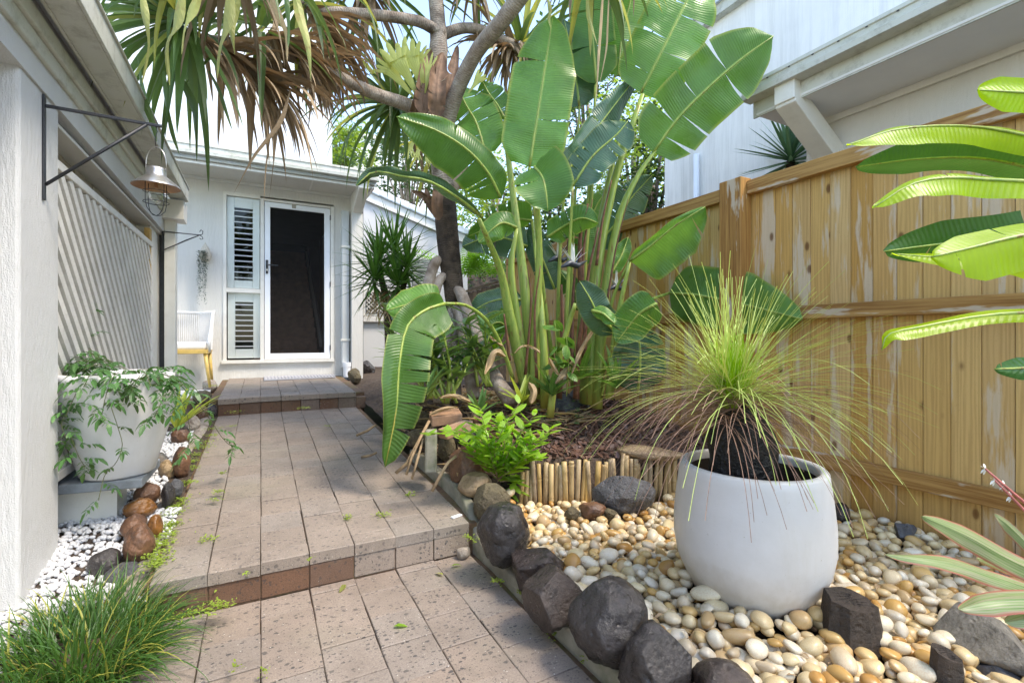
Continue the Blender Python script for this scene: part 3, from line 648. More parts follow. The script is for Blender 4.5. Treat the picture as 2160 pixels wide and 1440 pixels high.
# ================================================================ timber fence
FEN = thing('paling_fence', 'tall honey coloured timber paling fence with flaking pale patches', 'fence', (2.7, 2, .1))
FX = 2.70; y = .15; k = 0
PY = []
while y < 5.2:
    w = .1015
    if abs(y-1.855) < .03: w = .062
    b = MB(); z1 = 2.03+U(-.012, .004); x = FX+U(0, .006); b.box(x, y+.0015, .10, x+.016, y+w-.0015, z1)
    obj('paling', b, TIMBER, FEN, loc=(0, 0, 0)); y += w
for (z0, z1, dpt) in ((1.93, 2.012, .05), (1.152, 1.226, .042), (.35, .425, .042)):
    for (y0, y1) in ((.15, 1.925), (2.085, 5.2)):
        cy, cz = (y0+y1)/2, (z0+z1)/2; b = MB(); b.box(-dpt/2, -(y1-y0)/2, -(z1-z0)/2, dpt/2, (y1-y0)/2, (z1-z0)/2); o = obj('rail', b, RAIL, FEN, loc=(FX-dpt/2-.002, cy, cz)); bevel(o, .004)
b = MB(); b.box(-.05, -.078, -.97, .05, .078, .97); bevel(obj('post', b, POST, FEN, loc=(FX-.055, 2.005, 1.065)), .005)
BF = thing('dark_back_fence', 'low dark timber fence at the back of the garden with ferns behind', 'fence', (3.9, 7.4, .4))
for k in range(22):
    x = 2.98+.085*k; b = MB(); b.box(x, 7.4, .3, x+.079, 7.42, 1.76+.028*k+U(-.01, .01)); obj('paling', b, OLDFENCE, BF)
b = MB(); b.hexa([(2.93, 7.36, 1.76), (4.9, 7.36, 2.40), (4.9, 7.46, 2.40), (2.93, 7.46, 1.76), (2.93, 7.36, 1.80), (4.9, 7.36, 2.44), (4.9, 7.46, 2.44), (2.93, 7.46, 1.80)]); obj('capping', b, OLDFENCE, BF)

# ================================================================ neighbouring buildings
LN = thing('low_gable_building', 'low white gabled building with pale roof tiles behind the pandanus', 'building', (2.6, 9, .4))
def gt(X): return 3.73 - .312*(X-1.82)
b = MB(); x0, x1 = 1.3, 3.72
b.hexa([(x0, 9, .2), (x1, 9, .2), (x1, 9.2, .2), (x0, 9.2, .2), (x0, 9, gt(x0)-.12), (x1, 9, gt(x1)-.12), (x1, 9.2, gt(x1)-.12), (x0, 9.2, gt(x0)-.12)]); b.box(x1-.2, 9.2, .2, x1, 15, gt(x1)-.1)
obj('wall', b, simple('sunny_white_wall', (.60, .60, .60), .8, .05, 2, .2, 80), LN)
b = MB()
b.hexa([(x0, 8.93, gt(x0)-.22), (4.1, 8.93, gt(4.1)-.22), (4.1, 8.98, gt(4.1)-.22), (x0, 8.98, gt(x0)-.22), (x0, 8.93, gt(x0)-.06), (4.1, 8.93, gt(4.1)-.06), (4.1, 8.98, gt(4.1)-.06), (x0, 8.98, gt(x0)-.06)])
b.hexa([(x1, 8.98, gt(x1)-.16), (4.15, 8.98, gt(4.15)-.2), (4.15, 15, gt(4.15)-.2), (x1, 15, gt(x1)-.16), (x1, 8.98, gt(x1)-.08), (4.15, 8.98, gt(4.15)-.1), (4.15, 15, gt(4.15)-.1), (x1, 15, gt(x1)-.08)])
obj('barge_board', b, TRIM, LN)
b = MB(); b.hexa([(x0, 9, gt(x0)-.05), (4.1, 9, gt(4.1)-.05), (4.1, 15, gt(4.1)-.05), (x0, 15, gt(x0)-.05), (x0, 9, gt(x0)), (4.1, 9, gt(4.1)), (4.1, 15, gt(4.1)), (x0, 15, gt(x0))]); obj('roof', b, TILEB, LN)
for k in range(10):
    x = 1.35+.28*k; b = MB(); z = gt(x)
    b.hexa([(x, 8.88, z-.05), (x+.30, 8.88, z-.155), (x+.30, 9.15, z-.155), (x, 9.15, z-.05), (x, 8.88, z+.065), (x+.30, 8.88, z-.012), (x+.30, 9.15, z-.012), (x, 9.15, z+.065)]); bevel(obj('tile', b, TILEB, LN), .02)
def lnwin(px0, py0, px1, py1, kind):
    a, c = onY(px0, py1, 9), onY(px1, py0, 9)
    w = MB(); w.box(a.x-.05, 8.97, a.z-.05, c.x+.05, 8.995, c.z+.05); W_ = obj('window', w, TRIM, LN)
    w = MB(); w.box(a.x, 8.955, a.z, c.x, 8.968, c.z); obj('pane', w, DARKIN, W_)
    if kind == 'diamond':
        w = MB(); s_ = .075; n = int((c.x-a.x+c.z-a.z)/s_)+1
        for sg in (1, -1):
            for i in range(-n, n):
                q = [];  # clip line z-a.z = sg*(x-a.x)+i*s_
                for t in range(41):
                    x = lerp(a.x, c.x, t/40); z = a.z+sg*(x-a.x)+i*s_
                    if a.z <= z <= c.z: q.append(V(x, 8.945+.003*sg, z))
                if len(q) > 2: w.bar(q[0], q[-1], .012, .012, V(0, 1, 0))
        obj('diamond_grille', w, TRIM, W_)
        w = MB(); w.box(a.x-.1, 8.93, a.z-.16, c.x+.1, 8.99, a.z-.06); obj('sill', w, STUCCO, W_)
    else:
        for i in range(9):
            z = lerp(a.z, c.z, (i+.5)/9); w = MB(); w.obox(V((a.x+c.x)/2, 8.94, z), V((c.x-a.x)/2, 0, 0), V(0, .02, -.03), V(0, .003, .002)); obj('louvre_slat', w, TRIM, W_)
lnwin(772, 618, 822, 660, 'diamond'); lnwin(868, 548, 912, 632, 'louvre')

RH = thing('eaved_neighbour_house', 'tall white neighbouring house with stained render and a low side eave above the fence', 'house', (4, 2.5, .1))
b = MB(); b.box(4.8, -8, .1, 5.0, 4.71, 4.80); b.box(5.0, 4.5, .1, 9, 4.71, 4.80); obj('tall_wall', b, STUCCO_OLD, RH)
b = MB(); b.box(4.70, -8, 4.80, 5.2, 4.80, 4.92); obj('roof_edge', b, GUTM, RH)
for k in range(9):
    b = MB(); y = 4.80-.4*k; b.hexa([(4.66, y-.41, 4.92), (5.2, y-.41, 4.92), (5.2, y, 4.92), (4.66, y, 4.92), (4.66, y-.41, 4.99), (5.2, y-.41, 5.1), (5.2, y, 5.07), (4.66, y, 4.96)]); obj('tile', b, TILEB, RH)
b = MB(); b.box(3.9, -6, .1, 4.1, 2.30, 2.76); b.box(4.1, 2.1, .1, 4.8, 2.3, 2.76); obj('wall', b, STUCCO, RH)
b = MB(); b.box(3.36, -6, 2.745, 3.9, 2.36, 2.76); b.box(3.9, -6, 2.76, 4.79, 2.36, 2.78); obj('soffit', b, simple('white_soffit', (.74, .73, .72), .6, .05, 2), RH)
b = MB(); b.box(3.87, -6, 2.70, 3.897, 2.25, 2.745); obj('cover_strip', b, TRIM, RH)
b = MB(); b.box(3.365, -6, 2.76, 3.40, 2.39, 2.86); b.box(3.365, -6, 2.735, 3.38, 2.39, 2.76); obj('fascia', b, GUTM, RH)
b = MB(); b.hexa([(3.36, -6, 2.86), (4.79, -6, 3.05), (4.79, 2.4, 3.05), (3.36, 2.4, 2.86), (3.30, -6, 2.955), (4.79, -6, 3.2), (4.79, 2.4, 3.2), (3.30, 2.4, 2.955)]); obj('roof', b, TILEB, RH)
gutter(RH, 'Y', -6, 2.41, 1, 2.85, 2.955, 3.26, .10)
b = MB()
for k in range(14): y = 2.36-.16*k; b.box(3.243, y-.012, 2.925, 3.248, y, 2.931)
obj('gutter_hole', b, BLACK, RH)
b = MB(); b.hexa([(3.30, 2.02, 2.70), (3.30, 2.17, 2.70), (3.90, 2.17, 2.33), (3.90, 2.02, 2.33), (3.30, 2.02, 2.86), (3.30, 2.17, 2.86), (3.90, 2.17, 2.50), (3.90, 2.02, 2.50)]); b.box(3.285, 2.021, 2.72, 3.36, 2.169, 2.86)
bevel(obj('eave_bracket', b, TRIM, RH), .006)
b = MB(); b.box(3.83, 2.0, .1, 3.90, 2.19, 2.45); obj('pilaster', b, STUCCO, RH)
b = MB(); q = onX(1475, 400, 4.8); b.tube([(4.75, q.y, .1), (4.75, q.y, 3.3)], .035, 12); b.lathe([(.042, 0), (.042, .05)], (4.75, q.y, 2.35), 12); obj('downpipe', b, WHITEALU, RH, smooth=True)
FH = thing('distant_white_building', 'plain white building far behind the house, glimpsed past the hanging fronds', 'building', (2.5, 17, 0))
b = MB(); a, c = onY(742, 285, 17), onY(905, 300, 17); b.box(a.x, 17, 0, c.x+1, 20, a.z); obj('wall', b, simple('far_white', (.75, .76, .78), .8, .05, 2), FH)
b = MB(); b.box(a.x-.1, 16.9, a.z, c.x+1.1, 20.1, a.z+.12); obj('roof', b, TRIM, FH)
# ================================================================ stones
def rock_mesh(name, rx, ry, rz, seed, n=4, rough=.12, cuts=3, cut=.78, smooth=True):
    vs_, fs = ico(n); rnd = random.Random(seed); b = MB()
    pl = []
    for _ in range(cuts):
        d = V(rnd.uniform(-1, 1), rnd.uniform(-1, 1), rnd.uniform(-.4, 1)).normalized(); pl.append((d, cut+rnd.uniform(-.08, .14)))
    o = V(rnd.uniform(0, 90), rnd.uniform(0, 90), rnd.uniform(0, 90))
    for v in vs_:
        p = v*(1+rough*1.6*noise.noise(v*1.1+o)+rough*.6*noise.noise(v*2.7+o)+rough*.30*noise.noise(v*6+o)+rough*.16*noise.noise(v*13+o))
        for d, c in pl:
            t = p.dot(d)-c
            if t > 0: p = p - d*(t*.94)
        b.v.append(V(p.x*rx, p.y*ry, p.z*rz))
    for f in fs: b.face(f)
    return b.mesh(name, smooth)
ROCKFOOT = []
def rock(px0, py0, px1, py1, zg, mat, label, seed, cat='rock', group=None, name='boulder', rough=.13, cuts=3, cut=.78, fwd=1.0, smooth=True, tilt=0, sink=.8):
    pxc, pyc, h = (px0+px1)/2, (py0+py1)/2, (py1-py0)/2
    zc = zg
    for _ in range(3):
        zz = zg(*xy) if callable(zg) and _ else (zg if not callable(zg) else .15)
        d = (EYE-zz)*F/((pyc-HY)+sink*h); c = at(pxc, pyc, d); xy = (c.x, c.y)
    k = d/F; rx = (px1-px0)/2*k*math.cos(math.atan((pxc-CX)/F)); rz = h*k*.95; ry = (rx+rz)/2*fwd
    me = rock_mesh(name, rx*1.04, ry, rz*1.04, seed, 5 if rx > .05 else 4, rough, cuts, cut, smooth)
    me.materials.append(mat)
    o = obj(name, me, None, loc=c); o.rotation_euler = (0, tilt, -TH - math.atan((pxc-CX)/F)*.9)
    tag(o, label, cat, group); ROCKFOOT.append((c.x, c.y, max(rx, ry)*.85)); return o
GB = 'dark boulders lining the path'
gsoil = lambda x, y: garden(x, y)
rock(1010, 1052, 1115, 1187, .10, BOULDER, 'round dark pitted boulder standing tall beside the step', 11, 'boulder', GB, rough=.12, cuts=5, cut=.84)
rock(1070, 1140, 1190, 1243, .05, BOULDER2, 'angular wet brown boulder with a flat purplish face beside the pebbles', 12, 'boulder', GB, rough=.16, cuts=6, cut=.66)
rock(1098, 1192, 1223, 1322, .05, BOULDER2, 'ridged brown boulder with a sloping pale wet facet', 13, 'boulder', GB, rough=.14, cuts=6, cut=.7)
rock(1203, 1224, 1363, 1397, .05, BOULDER, 'largest dark round boulder, smooth and glossy, against the kerb', 14, 'boulder', GB, rough=.10, cuts=6, cut=.80)
rock(1308, 1326, 1478, 1480, .04, BOULDER, 'black angular boulder with bluish wet facets at the front of the bed', 15, 'boulder', GB, rough=.15, cuts=6, cut=.68)
rock(1455, 1396, 1590, 1500, .06, BOULDER2, 'low rounded brown-grey boulder poking out of the pebbles at the bottom edge', 16, 'boulder', GB, rough=.1)
rock(997, 1015, 1073, 1098, .15, MOSSST, 'rough grey-brown boulder between the tan stone and the pitted boulder', 17, 'boulder', GB, rough=.14, cuts=4)
rock(967, 994, 1036, 1050, .20, TANST, 'smooth tan oval stone with a pale patch by the kerb', 18, 'boulder', GB, rough=.08)
rock(943, 942, 1022, 1020, .22, BROWNST, 'big brown stone with a whitish top under the lime shrub', 19, 'boulder', GB, rough=.12, cuts=4)
rock(923, 918, 962, 970, .26, MOSSST, 'small upright mossy tan stone beside the concrete block', 20, 'boulder', GB)
rock(853, 862, 908, 914, .33, MOSSST, 'olive mossy rock on the soil behind the hanging leaf', 21, 'rock', None, rough=.15)
rock(955, 900, 1005, 935, .34, GREYST, 'dark rounded rock half hidden under the loose bricks', 31, 'rock', None)
rock(857, 905, 905, 945, .30, MOSSST, 'dark damp rock behind the bundle of sticks', 32, 'rock', None)
rock(1156, 832, 1230, 908, gsoil, GREYST, 'grey layered slate rock in the mulch below the big leaves', 22, 'rock', None, rough=.14, cuts=6, cut=.72, smooth=True)
rock(1195, 815, 1268, 885, gsoil, GREYST, 'dark grey rock half hidden behind the layered slate rock', 23, 'rock', None, rough=.14, cuts=5, cut=.72)
rock(1250, 996, 1373, 1086, .12, GREYST, 'large dark triangular rock on the pebbles by the bamboo edging', 24, 'rock', None, rough=.10, cuts=6, cut=.62)
rock(1222, 1058, 1278, 1096, .12, BROWNST, 'flat reddish stone among pebbles next to the triangular rock', 25, 'rock', None)
rock(1190, 1066, 1222, 1096, .12, MOSSST, 'small dark chipped stone lying on the cream pebbles', 26, 'rock', None, cuts=5, cut=.6)
rock(1273, 1068, 1302, 1094, .13, MOSSST, 'tiny brown chipped stone below the triangular rock', 27, 'rock', None, cuts=5, cut=.6)
rock(1752, 1058, 1792, 1106, .14, BOULDER, 'dark stone with a pale cap between pot and fence', 28, 'rock', None, cuts=4)
rock(1872, 1096, 1945, 1142, .13, GREYST, 'thin dark slab sticking out of pebbles by the fence base', 29, 'rock', None, cuts=6, cut=.5)
rock(1093, 1120, 1120, 1152, .10, TANST, 'small pale yellow stone wedged beside the pitted boulder', 30, 'rock', None, cuts=5, cut=.6)
rock(1950, 1268, 2210, 1392, .09, SLATE, 'long flat lichen-grey slate slab at the edge of the pebbles', 33, 'rock', None, rough=.12, cuts=9, cut=.5, fwd=1.3, tilt=.12)
rock(2030, 1390, 2190, 1470, .05, GREYST, 'blue-grey broken slate lying at the corner below the lichen slab', 34, 'rock', None, cuts=8, cut=.5)
rock(1305, 938, 1440, 968, .34, TANST, 'flat tan sandstone slab behind the bamboo edging', 35, 'rock', None, rough=.06, cuts=4, cut=.6)
rock(962, 1150, 992, 1178, .0, PALEST, 'little pinkish stone in the corner under the step', 36, 'rock', None, cuts=5, cut=.6)
GLF = 'rounded stones edging the terrace'
L = lambda z: z
for i, (bx, zg, m, lab) in enumerate([
    ((282, 1018, 336, 1066), .21, BROWNST, 'tan-brown boulder topping the stone edging by the grey slab'),
    ((259, 1048, 329, 1092), .20, ORANGEST, 'smooth glossy orange-brown oval stone beside the white gravel'),
    ((254, 1085, 314, 1135), .18, BROWNST, 'half buried red-brown stone tucked behind the egg-shaped boulder'),
    ((259, 1106, 327, 1188), .14, BROWNST, 'egg-shaped red-brown boulder, largest of the edging by white gravel'),
    ((311, 1084, 345, 1134), .17, ORANGEST, 'rough orange-grey stone against the mossy paver edge'),
    ((188, 1158, 256, 1220), .10, BOULDER, 'black rounded stone at the tip of the white gravel'),
    ((222, 1184, 306, 1245), .06, GREYST, 'grey mossy stone half covered by the grass clump'),
    ((340, 1018, 370, 1070), .21, BOULDER, 'small black upright stone mortared into the edging'),
    ((356, 1010, 386, 1050), .22, GREYST, 'dark grey stone beside the small black upright one'),
    ((334, 968, 372, 1010), .24, TANST, 'flat tan stone under the jasmine tendrils'),
    ((364, 940, 402, 1010), .24, BROWNST, 'tall brown stone wedged in the mortared edging'),
    ((360, 902, 400, 940), .27, BROWNST, 'brown stone next to white gravel behind the white pot'),
    ((386, 872, 420, 914), .28, PALEST, 'pale mortared stone in the middle of the edging'),
    ((408, 852, 440, 892), .29, BROWNST, 'reddish stone just before the porch step'),
    ((436, 850, 458, 886), .29, BOULDER, 'black stone touching the porch step brick'),
    ((408, 822, 446, 858), .36, MOSSST, 'mossy rubble stone beside the porch paving'),
    ((425, 800, 462, 828), .42, PALEST, 'pale lichen stone at the foot of the chair'),
    ((318, 955, 352, 985), .26, PALEST, 'long flat reddish stone next to the white pot')]):
    rock(*bx, zg, m, lab, 50+i, 'stone', GLF, name='edging_stone', rough=.12, cuts=3 if i not in (6, 7) else 5)
rock(50, 1228, 158, 1290, .02, SLATE, 'flat brown stone slab against the white pillar beside the grass', 70, 'stone', None, name='edging_stone', cuts=6, cut=.5)
rock(733, 776, 762, 810, .45, MOSSST, 'broken dark rock at the end of the porch step', 71, 'rock', None, cuts=5, cut=.6)
rock(756, 752, 792, 800, .44, BOULDER, 'black rock behind the hanging paddle leaf by the pilaster', 72, 'rock', None, cuts=5, cut=.6)
# mortar strip under the edging stones
b = MB(); pts = [V(-.43, 2.2, .06), V(-.44, 2.6, .11), V(-.46, 3.1, .16), V(-.45, 3.8, .20), V(-.44, 4.6, .25), V(-.45, 5.4, .3)]
b.tube(pts, [.05, .07, .06, .06, .06, .05], 8)
tag(obj('mortar_strip', b, PALEST, smooth=True), 'rough pale mortar strip holding the edging stones along the terrace', 'mortar')

def loose_brick(c, ax, ay, az, lab):
    b = MB(); b.obox(c, ax, ay, az); o = bevel(obj('brick', b, BRICKR), .006); tag(o, lab, 'brick', 'loose bricks in the garden')
c = at(940, 880, 3.05); rx_ = V(.98, -.15, .06); fy = V(.2, .97, .12)
loose_brick(c, rx_*.098, fy*.07, V(-.05, -.1, 1)*.032, 'loose tan brick with a whitish broken end on the soil')
c = at(962, 905, 2.9)
loose_brick(c, V(.94, .3, .16)*.105, V(-.3, .9, 0)*.045, V(-.1, -.05, 1)*.028, 'loose brown brick lying on edge in front of the tan brick')
c = onZ(28, 1322, .045)
loose_brick(c, V(.45, .85, .12)*.13, V(-.85, .45, 0)*.045, UP*.035, 'long red-brown brick edging the gravel at the pillar foot')
b = MB(); c = at(909, 950, 2.75); b.obox(c, V(.92, -.35, 0)*.035, V(.3, .9, 0)*.06, V(.03, .05, 1)*.115); o = obj('concrete_block', b, CONC); bevel(o, .012)
tag(o, 'upright mossy green concrete block beside the bundle of sticks', 'block')
def stump(px0, py0, px1, py1, zg, lab, seed):
    pyc = (py0+py1)/2; h = (py1-py0)/2; d = (EYE-zg)*F/((pyc-HY)+.9*h); k = d/F; r = (px1-px0)/2*k
    c = at((px0+px1)/2, pyc, d); hh = h*k; b = MB(); rnd = random.Random(seed); n = 18; rs = [1+rnd.uniform(-.12, .12) for _ in range(n)]
    for z, q in ((-hh*1.3, 1.12), (-hh*.4, 1.04), (hh*.5, .93), (hh*.9, .88), (hh*.9, .0)):
        for i in range(n): a = 2*math.pi*i/n; b.v.append(V(math.cos(a)*r*rs[i]*q, math.sin(a)*r*rs[i]*q*.8, z + (.25*hh*math.cos(a+.8) if z > 0 else 0)*-.9))
    for j in range(4):
        for i in range(n): a = j*n+i; e = j*n+(i+1) % n; b.face((a, e, e+n, a+n))
    o = obj('wood_stump', b, CHAR, loc=c, smooth=False); o.rotation_euler.z = -TH; tag(o, lab, 'stump', 'charred stumps in the pebbles'); ROCKFOOT.append((c.x, c.y, r))
stump(1740, 1258, 1848, 1352, .12, 'squat charred wooden stump in front of the tall pot', 3)
stump(1968, 1372, 2026, 1460, .09, 'narrow charred stump at the edge of the slate slab', 4)

# ================================================================ pots
d_ = 1.74; pc = at(1583, 1200, d_); PX, PY_ = pc.x, pc.y
POT = thing('round_planter', 'big rounded white planter holding the grass tree on the pebbles', 'pot', (PX, PY_, .1))
b = MB(); prof = [(.17, .09), (.215, .12), (.25, .18), (.285, .25), (.299, .32), (.299, .40), (.290, .48), (.278, .56), (.275, .582), (.268, .590), (.250, .592), (.240, .585), (.238, .56), (.255, .45), (.26, .40)]
b.lathe([(r*.885, z) for r, z in prof[:-2]], (PX, PY_, 0), 56); obj('bowl', b, POTW, POT, smooth=True)
b = MB(); b.lathe([(.238*.885, .561), (.252*.885, .45), (.26*.885, .39)], (PX, PY_, 0), 56); obj('inner_wall', b, POTIN, POT, smooth=True)
b = MB(); b.lathe([(.228, .40), (.12, .42), (.0, .44)], (PX, PY_, 0), 32); obj('potting_soil', b, SOIL, POT, smooth=True)
lp = at(250, 1000, 2.24); LX, LY = lp.x, lp.y
SZ = .41
b = MB(); b.hexa([(-1.0, 2.77, SZ-.042), (-.475, 2.69, SZ-.042), (-.47, 3.10, SZ-.042), (-1.0, 3.15, SZ-.042), (-1.0, 2.77, SZ), (-.475, 2.69, SZ), (-.47, 3.10, SZ), (-1.0, 3.15, SZ)])
o = obj('stone_slab', b, SLABG); bevel(o, .006); tag(o, 'blue-grey stone slab under the tapered white pot', 'slab')
b = MB(); b.box(-.93, 2.86, .1, -.60, 3.05, SZ-.043); o = obj('support_block', b, TRIM); tag(o, 'pale block propping up the grey slab beneath the pot', 'block')
POT2 = thing('tapered_planter', 'tall tapered white planter trailing jasmine by the lattice', 'pot', (LX, LY, SZ))
b = MB(); prof = [(.0, .0), (.135, .0), (.152, .012), (.175, .10), (.205, .20), (.232, .30), (.249, .40), (.254, .455), (.250, .472), (.232, .476), (.226, .46), (.222, .40)]
b.lathe([(r*.93, z+SZ+.001) for r, z in prof], (LX, LY, 0), 48); obj('bowl', b, POTW, POT2, smooth=True)
b = MB(); b.lathe([(.206, SZ+.40), (0, SZ+.42)], (LX, LY, 0), 24); obj('potting_soil', b, SOIL, POT2)

# ================================================================ bamboo edging
BAM = thing('bamboo_edging', 'low edging of short weathered bamboo canes holding back the mulch', 'edging', (1.7, 2.2, .1))
k = 0; x = 1.27
while x < 2.40:
    r = U(.0115, .016); X = x+r; Y = bamY(X)-.01+U(-.006, .006); z0 = .06; z1 = .345+U(-.012, .016)+.02*math.sin(k*.7)
    if X < 1.36: z1 -= .05
    lean = V(U(-.02, .03), U(-.006, .006), 0); pts, rad = [], []
    nodes = sorted([U(.05, .28) for _ in range(2)])
    zs = sorted(set([0, .5*(z1-z0), z1-z0] + [v+e for v in nodes for e in (-.008, 0, .008)]))
    for z in zs:
        if z > z1-z0: continue
        pts.append(V(X, Y, z0+z)+lean*(z/.3)); rad.append(r*(1.13 if any(abs(z-v) < .001 for v in nodes) else 1.0))
    b = MB(); o0 = V(X, Y, z0); b.tube([p-o0 for p in pts], rad, 10); obj('cane', b, BAMBOO, BAM, smooth=True, loc=o0)
    x += 2*r*.985; k += 1

# ================================================================ river pebbles
PCOL = [('white', (.69, .63, .51)), ('cream', (.64, .50, .29)), ('cream', (.62, .46, .23)), ('pale tan', (.54, .45, .32)), ('honey', (.54, .33, .11)), ('honey', (.58, .39, .16)), ('tan', (.48, .34, .18)), ('amber', (.45, .24, .07)), ('ivory', (.68, .60, .44)), ('cream', (.66, .55, .37)), ('ivory', (.70, .63, .49)), ('cream', (.66, .55, .34)), ('cream', (.66, .52, .30)), ('ivory', (.69, .61, .46))]
PV = []
for s_ in range(10):
    rnd = random.Random(100+s_); vs_, fs = ico(3); b = MB(); o = V(rnd.random()*50, 3, rnd.random()*50); e = [(.95, .9, .75), (.95, .88, .85), (1.05, .75, .62), (1., .76, .68), (1.25, .62, .55), (1.05, .85, .45), (1., .8, .62), (1., .78, .65), (1.2, .55, .5), (1.1, .95, .6)][s_]
    for v in vs_: p = v*(1+.20*noise.noise(v*.9+o)); b.v.append(V(p.x*e[0], p.y*e[1], p.z*e[2]))
    for f in fs: b.face(f)
    m_ = b.mesh('pebble', True); m_.materials.append(PEB); PV.append(m_)
cell = {}
def okp(x, y, r, tol):
    cx, cy = int(x/.06), int(y/.06)
    for i in range(-2, 3):
        for j in range(-2, 3):
            for (a, b_, c) in cell.get((cx+i, cy+j), ()):
                if (a-x)**2+(b_-y)**2 < (tol*(r+c))**2: return False
    return True
pebs = []
def blocked(x, y, r):
    if (x-PX)**2+(y-PY_)**2 < (.208+r*.6)**2: return True
    return any((x-a)**2+(y-b_)**2 < (c*.8+r*.3)**2 for a, b_, c in ROCKFOOT)
rp = random.Random(5)
for layer, (tries, tol, dz) in enumerate(((16000, .68, .010), (7000, .98, .034))):
    if layer: cell.clear()
    for _ in range(tries):
        x = rp.uniform(1.02, 2.69); y = rp.uniform(.35, 2.3)
        if y > bamY(x)-.03: continue
        if x < 1.06+.10*(y > 1.8) and rp.random() < .7: continue
        r = rp.choice((.019, .022, .025, .028, .033)) * rp.uniform(.85, 1.12)
        if blocked(x, y, r) or not okp(x, y, r, tol): continue
        cell.setdefault((int(x/.06), int(y/.06)), []).append((x, y, r))
        heap = .03*math.exp(-((x-PX)**2+(y-PY_)**2-.09)/.05) if (x-PX)**2+(y-PY_)**2 > .05 else .03
        pebs.append((x, y, garden(x, y)+dz+heap*.8+rp.uniform(-.006, .008)+.012*noise.noise(V(x*5, y*5, 1)), r, layer))
def px_of(p):
    q = Vector(p)-CAM; d = q.dot(FW); return (CX+F*q.dot(RT)/d, HY-F*q.z/d, d) if d > .1 else (-1, -1, d)
def score(p):
    x, y, d = px_of(p[:3])
    if not (-10 < x < 2170 and y < 1450) or d < .3: return -1
    pd = (Vector((p[0], p[1], 0))-Vector((0, 0, 0)))
    # hidden behind the planter?
    t = (PX*p[0]+PY_*p[1])/(p[0]**2+p[1]**2)
    if 0 < t < 1 and ((PX-p[0]*t)**2+(PY_-p[1]*t)**2) < .27**2: return -1
    return p[3]/d*(1.35 if p[4] else 1.)
pebs.sort(key=score, reverse=True)
MARKS = [(onZ(q[0], q[1], .14), q[2]) for q in [(1060, 1180, 'beside the pitted round boulder'), (1135, 1230, 'beside the flat faced angular boulder'), (1165, 1310, 'behind the ridged boulder'), (1290, 1380, 'behind the largest glossy boulder'), (1400, 1430, 'behind the black faceted boulder'), (1520, 1440, 'near the low boulder at the bottom edge'), (1310, 1085, 'below the dark triangular rock'), (1130, 1075, 'at the start of the bamboo edging'), (1230, 1050, 'under the middle bamboo canes'), (1420, 1060, 'where the bamboo edging meets the planter'), (1440, 1170, 'on the path side of the planter'), (1500, 1260, 'at the front curve of the planter'), (1640, 1310, 'in front of the planter'), (1790, 1360, 'below the squat stump'), (1860, 1290, 'on the fence side of the squat stump'), (1800, 1180, 'on the fence side of the planter'), (1800, 1080, 'by the pale capped stone'), (1910, 1130, 'by the thin dark slab at the fence'), (2050, 1180, 'under the pink cordyline'), (2000, 1420, 'by the narrow stump'), (1950, 1300, 'against the lichen slate slab'), (1900, 1220, 'in the bed between fence and stump'), (1700, 1400, 'in the open bed below the planter'), (1250, 1180, 'in the open bed before the triangular rock'), (1330, 1240, 'in the open bed beside the largest boulder'), (1590, 1380, 'in the bed behind the bottom boulder'), (2110, 1370, 'on the far end of the slate slab'), (1360, 1130, 'between triangular rock and planter')]]
def zone(x, y): return min(MARKS, key=lambda m_: (m_[0].x-x)**2+(m_[0].y-y)**2)[1]
SHAPE = ['roundish', 'plump', 'oval', 'egg-shaped', 'long', 'flat', 'smooth', 'lumpy', 'slim', 'broad']
for p in pebs[:300]:
    name_, c = rp.choice(PCOL); f = rp.uniform(.85, 1.12); r = p[3]
    vi = rp.randrange(10); o = obj('pebble', PV[vi], None, loc=p[:3]); o.scale = (r*1.22, r*1.22, r*1.22); o.rotation_euler = (rp.gauss(0, .35), rp.gauss(0, .35), rp.uniform(0, 6.28))
    o.color = (c[0]*f, c[1]*f, c[2]*f, 1)
    big = 'large' if r > .0285 else 'small' if r < .0205 else 'medium'
    lab = '%s %s %s pebble %s' % (big, SHAPE[vi], name_, zone(p[0], p[1])); tag(o, lab, 'pebble', 'river pebbles in the bed')
b = MB(); tones = []; vs_, fs = ico(2)
for p in pebs[300:]:
    name_, c = rp.choice(PCOL); f = rp.uniform(.85, 1.12); r = p[3]*1.22; e = Matrix.Diagonal((1, rp.uniform(.62, .9), rp.uniform(.5, .7))); M_ = Euler((rp.gauss(0, .35), rp.gauss(0, .35), rp.uniform(0, 6.28))).to_matrix() @ e
    n0 = len(b.v); q = V(*p[:3]); b.v += [q+(M_ @ v)*r for v in vs_]
    for fc in fs: b.face([n0+i for i in fc])
    tones += [(c[0]*f, c[1]*f, c[2]*f, 1)]*len(vs_)
me = b.mesh('pebble_bed', True); ca = me.color_attributes.new('tone', 'FLOAT_COLOR', 'POINT'); ca.data.foreach_set('color', [v for t in tones for v in t])
o = obj('pebble_bed', me, PEBM, kind='stuff'); tag(o, 'mass of cream and honey river pebbles filling the bed', 'pebbles')
